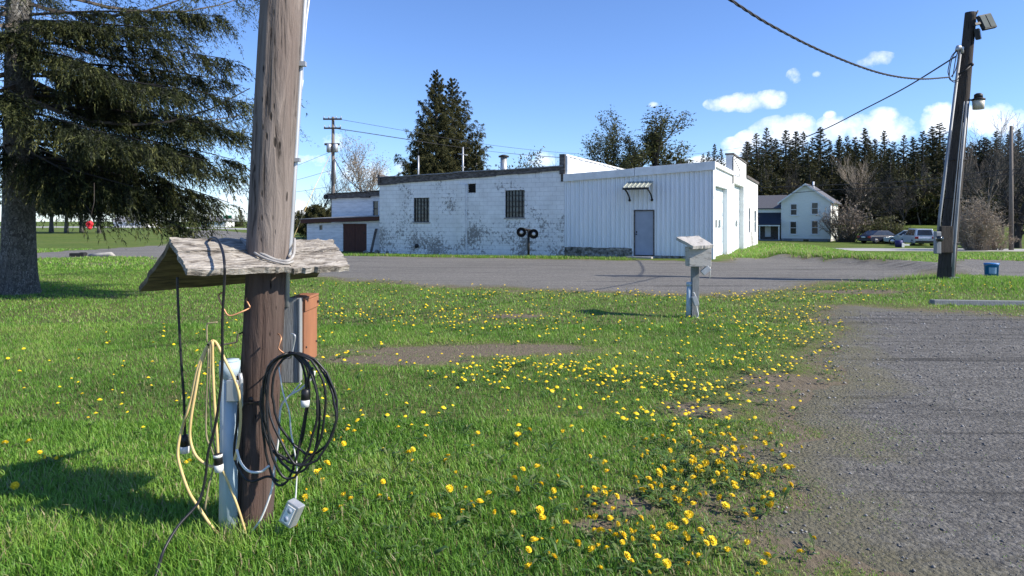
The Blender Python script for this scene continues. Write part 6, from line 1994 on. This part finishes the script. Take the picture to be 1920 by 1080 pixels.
ur, ux, uy, uz, ut = upole(624.5, 219, 400, 52, 'tall grey utility pole with two crossarms and a transformer behind the shed', [(224, .72), (241, .66)], .17)
def uz_(py): return EYE + (HY - py) / F * 52
for dx in (-.26, .24):
    mb = MB(); mb.tube([(ux + dx, uy - .2, uz_(286)), (ux + dx, uy - .2, uz_(272)), (ux + dx, uy - .2, uz_(270))], [.19, .20, .12], 14); mb.build('transformer', M['galv'], ur)
mb = MB(); mb.box((ux - .62, uy - .22, uz_(273)), (ux + .55, uy - .12, uz_(269))); mb.build('crossarm', M['twig_dark'], ur)
mb = MB(); mb.tube([(ux + .2, uy - .2, uz_(300)), (ux + .22, uy - .2, uz_(345))], .07, 7); mb.build('riser', M['galv'], ur)
for i, (a, b) in enumerate((((638, 224), (1420, 272)), ((634, 241), (1440, 284)), ((627, 241), (1440, 290)))):
    A_, B_ = P(a[0], a[1], 52), P(b[0], b[1], 100); mid = (A_ + B_) / 2 + Vector((0, 0, -2.2 + .3 * i))
    cable('power_line', ['highest thin power line running right from the crossarmed pole', 'middle thin power line running right behind the spruces', 'lowest thin power line running right behind the spruces'][i], [A_, A_.lerp(mid, .5) + Vector((0, 0, -.55)), mid, mid.lerp(B_, .5) + Vector((0, 0, -.55)), B_], .016, group='power lines behind the building')
cable('service_wire', 'dark service wire dropping from the crossarmed pole to the rear wing', [P(627, 298, 52), P(645, 328, 48), P(668, 350, 44), P(694, 362, 40.6)], .03)
for i, (a, b) in enumerate((((620, 285), (440, 330)), ((620, 320), (430, 345)), ((620, 350), (430, 352)))):
    A_, B_ = P(a[0], a[1], 52), P(b[0], b[1], 60)
    cable('power_line', ['upper thin power line left of the crossarmed pole', 'middle thin power line left of the crossarmed pole', 'lower thin power line left of the crossarmed pole'][i], [A_, A_.lerp(B_, .5) + Vector((0, 0, -.5)), B_ + (B_ - A_) * .2], .013, group='power lines left of the pole')
mb = MB(); mb.tube([P(538, 475, 40), P(559, 425, 40.5), P(586, 360, 41), P(622, 285, 52)], .02, 5); ob = mb.build('guy_wire', M['yellowcord']); centre(tag(ob, 'pale guy wire slanting down left of the shed', 'wire'))
ur2, x2, y2, z2, t2 = upole(1896, 236, 468, 57, 'plain grey utility pole at the right edge beside the road', [], .19)
for i, (zr, zl, xl_) in enumerate(((318, 352, 1430), (326, 357, 1545))):
    A_, B_ = P(1894, zr, 57), P(xl_, zl, 66); q = P(2100, zr - 6, 53)
    cable('roadside_wire', ['upper dark wire strung along the road before the woods', 'lower dark wire strung along the road before the woods'][i], [q, A_, A_.lerp(B_, .4) + Vector((0, 0, -.35)), B_, B_ + (B_ - A_) * .3], .03, group='wires along the road')

# ------------------------------------------------------------------ far left bits
def far_house(px, base, Y, w, h, label, roof=True):
    x, y_, z_ = at(px, Y); root = thing('far_house', label, 'house', (x, y_, z_))
    mb = MB(); mb.box((x - w / 2, y_, z_ - .5), (x + w / 2, y_ + 6, z_ + h)); mb.build('wall', M['offwhite'], root)
    mb = MB(); mb.prism([(x - w / 2 - .4, y_ - .4, z_ + h), (x - w / 2 - .4, y_ + 6.4, z_ + h), (x - w / 2 - .4, y_ + 3, z_ + h + 1.5)], (w + .8, 0, 0)); ro_ = mb.build('roof', M['roofgrey'], root)
    for q in (-.3, .25):
        mb = MB(); mb.box((x + w * q - .5, y_ - .03, z_ + .9), (x + w * q + .5, y_ - .001, z_ + 2.0)); mb.build('window', M['glassdark'], root)


far_house(243, 412, 185, 9, 1.6, 'long low pale house on the left horizon under the spruce boughs')
far_house(400, 413, 190, 7, 1.7, 'small pale house on the horizon left of the near pole')
x, y_, z_ = at(427, 88)
sgp = thing('street_sign', 'small green street sign on a thin post in the far field', 'sign', (x, y_, z_))
mb = MB(); mb.cyl((x, y_, z_ - .2), (x, y_, EYE + .75), .035, 8); mb.build('post', M['galv'], sgp)
mb = MB(); mb.box((x - .55, y_ - .06, EYE + .36), (x + .55, y_ - .036, EYE + .78)); mb.build('sign_plate', M['green_sign'], sgp, bevel=.01)
x, y_ = G(147, 481); z_ = hz(x, y_)
mb = MB(); mb.box((x - .32, y_ - .14, z_ - .03), (x + .32, y_ + .14, z_ + .17)); mb.box((x + .10, y_ - .10, z_ + .171), (x + .30, y_ + .12, z_ + .20))
centre(tag(mb.build('black_block', M['rubber'], bevel=.02), 'black rubber block lying at the driveway edge near the big spruce', 'block'))
x, y_ = G(190, 480.5); z_ = hz(x, y_)
mb = MB(); mb.tube([(x - .55, y_, z_ + .04), (x - .1, y_ + .02, z_ + .07), (x + .45, y_ - .02, z_ + .09), (x + .62, y_ - .06, z_ + .02)], [.07, .10, .12, .06], 9)
centre(tag(mb.build('log', M['concrete']), 'pale grey log lying at the driveway edge right of the black block', 'log'))

# ------------------------------------------------------------------ sky, sun, camera
SUN_EL = math.radians(36); sh_ = Vector((.97, -.25, 0)).normalized()
sd_ = Vector((sh_.x * math.cos(SUN_EL), sh_.y * math.cos(SUN_EL), math.sin(SUN_EL)))
w = bpy.data.worlds.new('World'); S.world = w; w.use_nodes = True
nt = w.node_tree; bg = nt.nodes['Background']
sky = nt.nodes.new('ShaderNodeTexSky'); sky.sky_type = 'NISHITA'; sky.sun_disc = False
sky.sun_elevation = SUN_EL; sky.sun_rotation = math.atan2(sh_.x, sh_.y)
sky.air_density = 1.0; sky.dust_density = .15; sky.ozone_density = 3.0; sky.altitude = 400
tc = nt.nodes.new('ShaderNodeTexCoord')
sp = N(nt, 'ShaderNodeSeparateXYZ', {0: tc.outputs['Generated']})
az = math_(nt, 'ARCTAN2', sp.outputs[0], sp.outputs[1])
el = math_(nt, 'ARCSINE', sp.outputs[2])
ae = N(nt, 'ShaderNodeCombineXYZ', {0: az, 1: el, 2: 0.0}).outputs[0]


def azel(px, py):
    a = math.atan2(px - CX, F); return a, math.atan2((HY - py) * math.cos(a), F)


n1 = N(nt, 'ShaderNodeTexNoise', {'Vector': ae, 'Scale': 26.0, 'Detail': 8.0, 'Roughness': .62}).outputs[0]
n2 = N(nt, 'ShaderNodeTexNoise', {'Vector': N(nt, 'ShaderNodeMapping', {'Vector': ae, 'Location': (3.1, .4, 0), 'Scale': (1, 1.5, 1)}).outputs[0], 'Scale': 9.0, 'Detail': 5.0, 'Roughness': .5}).outputs[0]
CL = [(1365, 194, 44, 15, .9), (1402, 190, 40, 19, .95), (1447, 186, 34, 17, .95), (1468, 252, 66, 34, .95), (1490, 236, 38, 24, .9), (1376, 278, 36, 20, .8), (1416, 264, 40, 22, .85), (1645, 240, 72, 32, .95), (1655, 224, 40, 22, .9), (1560, 245, 36, 28, .85), (1556, 216, 12, 8, .7), (1780, 228, 56, 32, .95), (1762, 206, 30, 16, .8), (1870, 228, 60, 34, .95),
      (1638, 112, 42, 14, .72), (1490, 142, 16, 14, .62), (1531, 139, 9, 7, .6), (1225, 197, 10, 6, .5), (560, 402, 34, 26, .9), (630, 268, 30, 18, .32), (690, 318, 80, 30, .36), (585, 300, 40, 12, .34), (1010, 300, 40, 16, .4), (470, 380, 60, 40, .6), (330, 400, 100, 26, .5), (1330, 312, 60, 20, .9), (2100, 260, 120, 60, 1), (-150, 330, 160, 60, .9)]
mask = None
for (px, py, rx, ry, s_) in CL:
    a, e = azel(px, py)
    dx = math_(nt, 'DIVIDE', math_(nt, 'SUBTRACT', az, a), rx / F * math.cos(a) ** 2 * 1.15)
    dy = math_(nt, 'DIVIDE', math_(nt, 'SUBTRACT', el, e), ry / F * math.cos(a) * 1.15)
    d = math_(nt, 'ADD', math_(nt, 'MULTIPLY', dx, dx), math_(nt, 'MULTIPLY', dy, dy))
    v_ = math_(nt, 'MULTIPLY', math_(nt, 'SUBTRACT', 1.0, d, True), s_)
    mask = v_ if mask is None else math_(nt, 'MAXIMUM', mask, v_)
k = math_(nt, 'ADD', mask, math_(nt, 'MULTIPLY', math_(nt, 'SUBTRACT', n1, .5), 2.7))
k = math_(nt, 'MULTIPLY', k, ramp(nt, mask, [(0.0, 0.0), (.12, 1.0)]))
cm = ramp(nt, k, [(.10, 0.0), (.45, .36), (1.0, .92)])
cc = mix(nt, ramp(nt, n2, [(.35, 0.0), (.65, 1.0)]), (5.6, 6.0, 6.9), (8.8, 8.8, 8.8))
skyc = mix(nt, 1.0, sky.outputs[0], (.66, .79, 1.06), 'MULTIPLY')
fin = mix(nt, cm, skyc, cc)
nt.links.new(fin, bg.inputs['Color']); bg.inputs['Strength'].default_value = .125

sl = bpy.data.lights.new('sun', 'SUN'); sl.energy = 4.8; sl.angle = math.radians(.5); sl.color = (1, .93, .82)
so = bpy.data.objects.new('sun', sl); COL.objects.link(so); so.rotation_euler = sd_.to_track_quat('Z', 'Y').to_euler(); so.location = (20, -5, 20)

cd = bpy.data.cameras.new('camera'); co = bpy.data.objects.new('camera', cd); COL.objects.link(co)
co.location = (0, 0, EYE); co.rotation_euler = (math.radians(90), 0, 0)
cd.sensor_width = 36; cd.sensor_fit = 'HORIZONTAL'; cd.lens = F / 1920 * 36; cd.shift_y = -(540 - HY) / 1920; cd.clip_start = .05; cd.clip_end = 9000
S.camera = co
S.view_settings.view_transform = 'Standard'; S.view_settings.look = 'None'; S.view_settings.exposure = .7; S.view_settings.gamma = 1
S.cycles.max_bounces = 6; S.cycles.diffuse_bounces = 3; S.cycles.transmission_bounces = 4
for o_ in list(bpy.data.objects):
    if o_.name not in S.objects: bpy.data.objects.remove(o_)
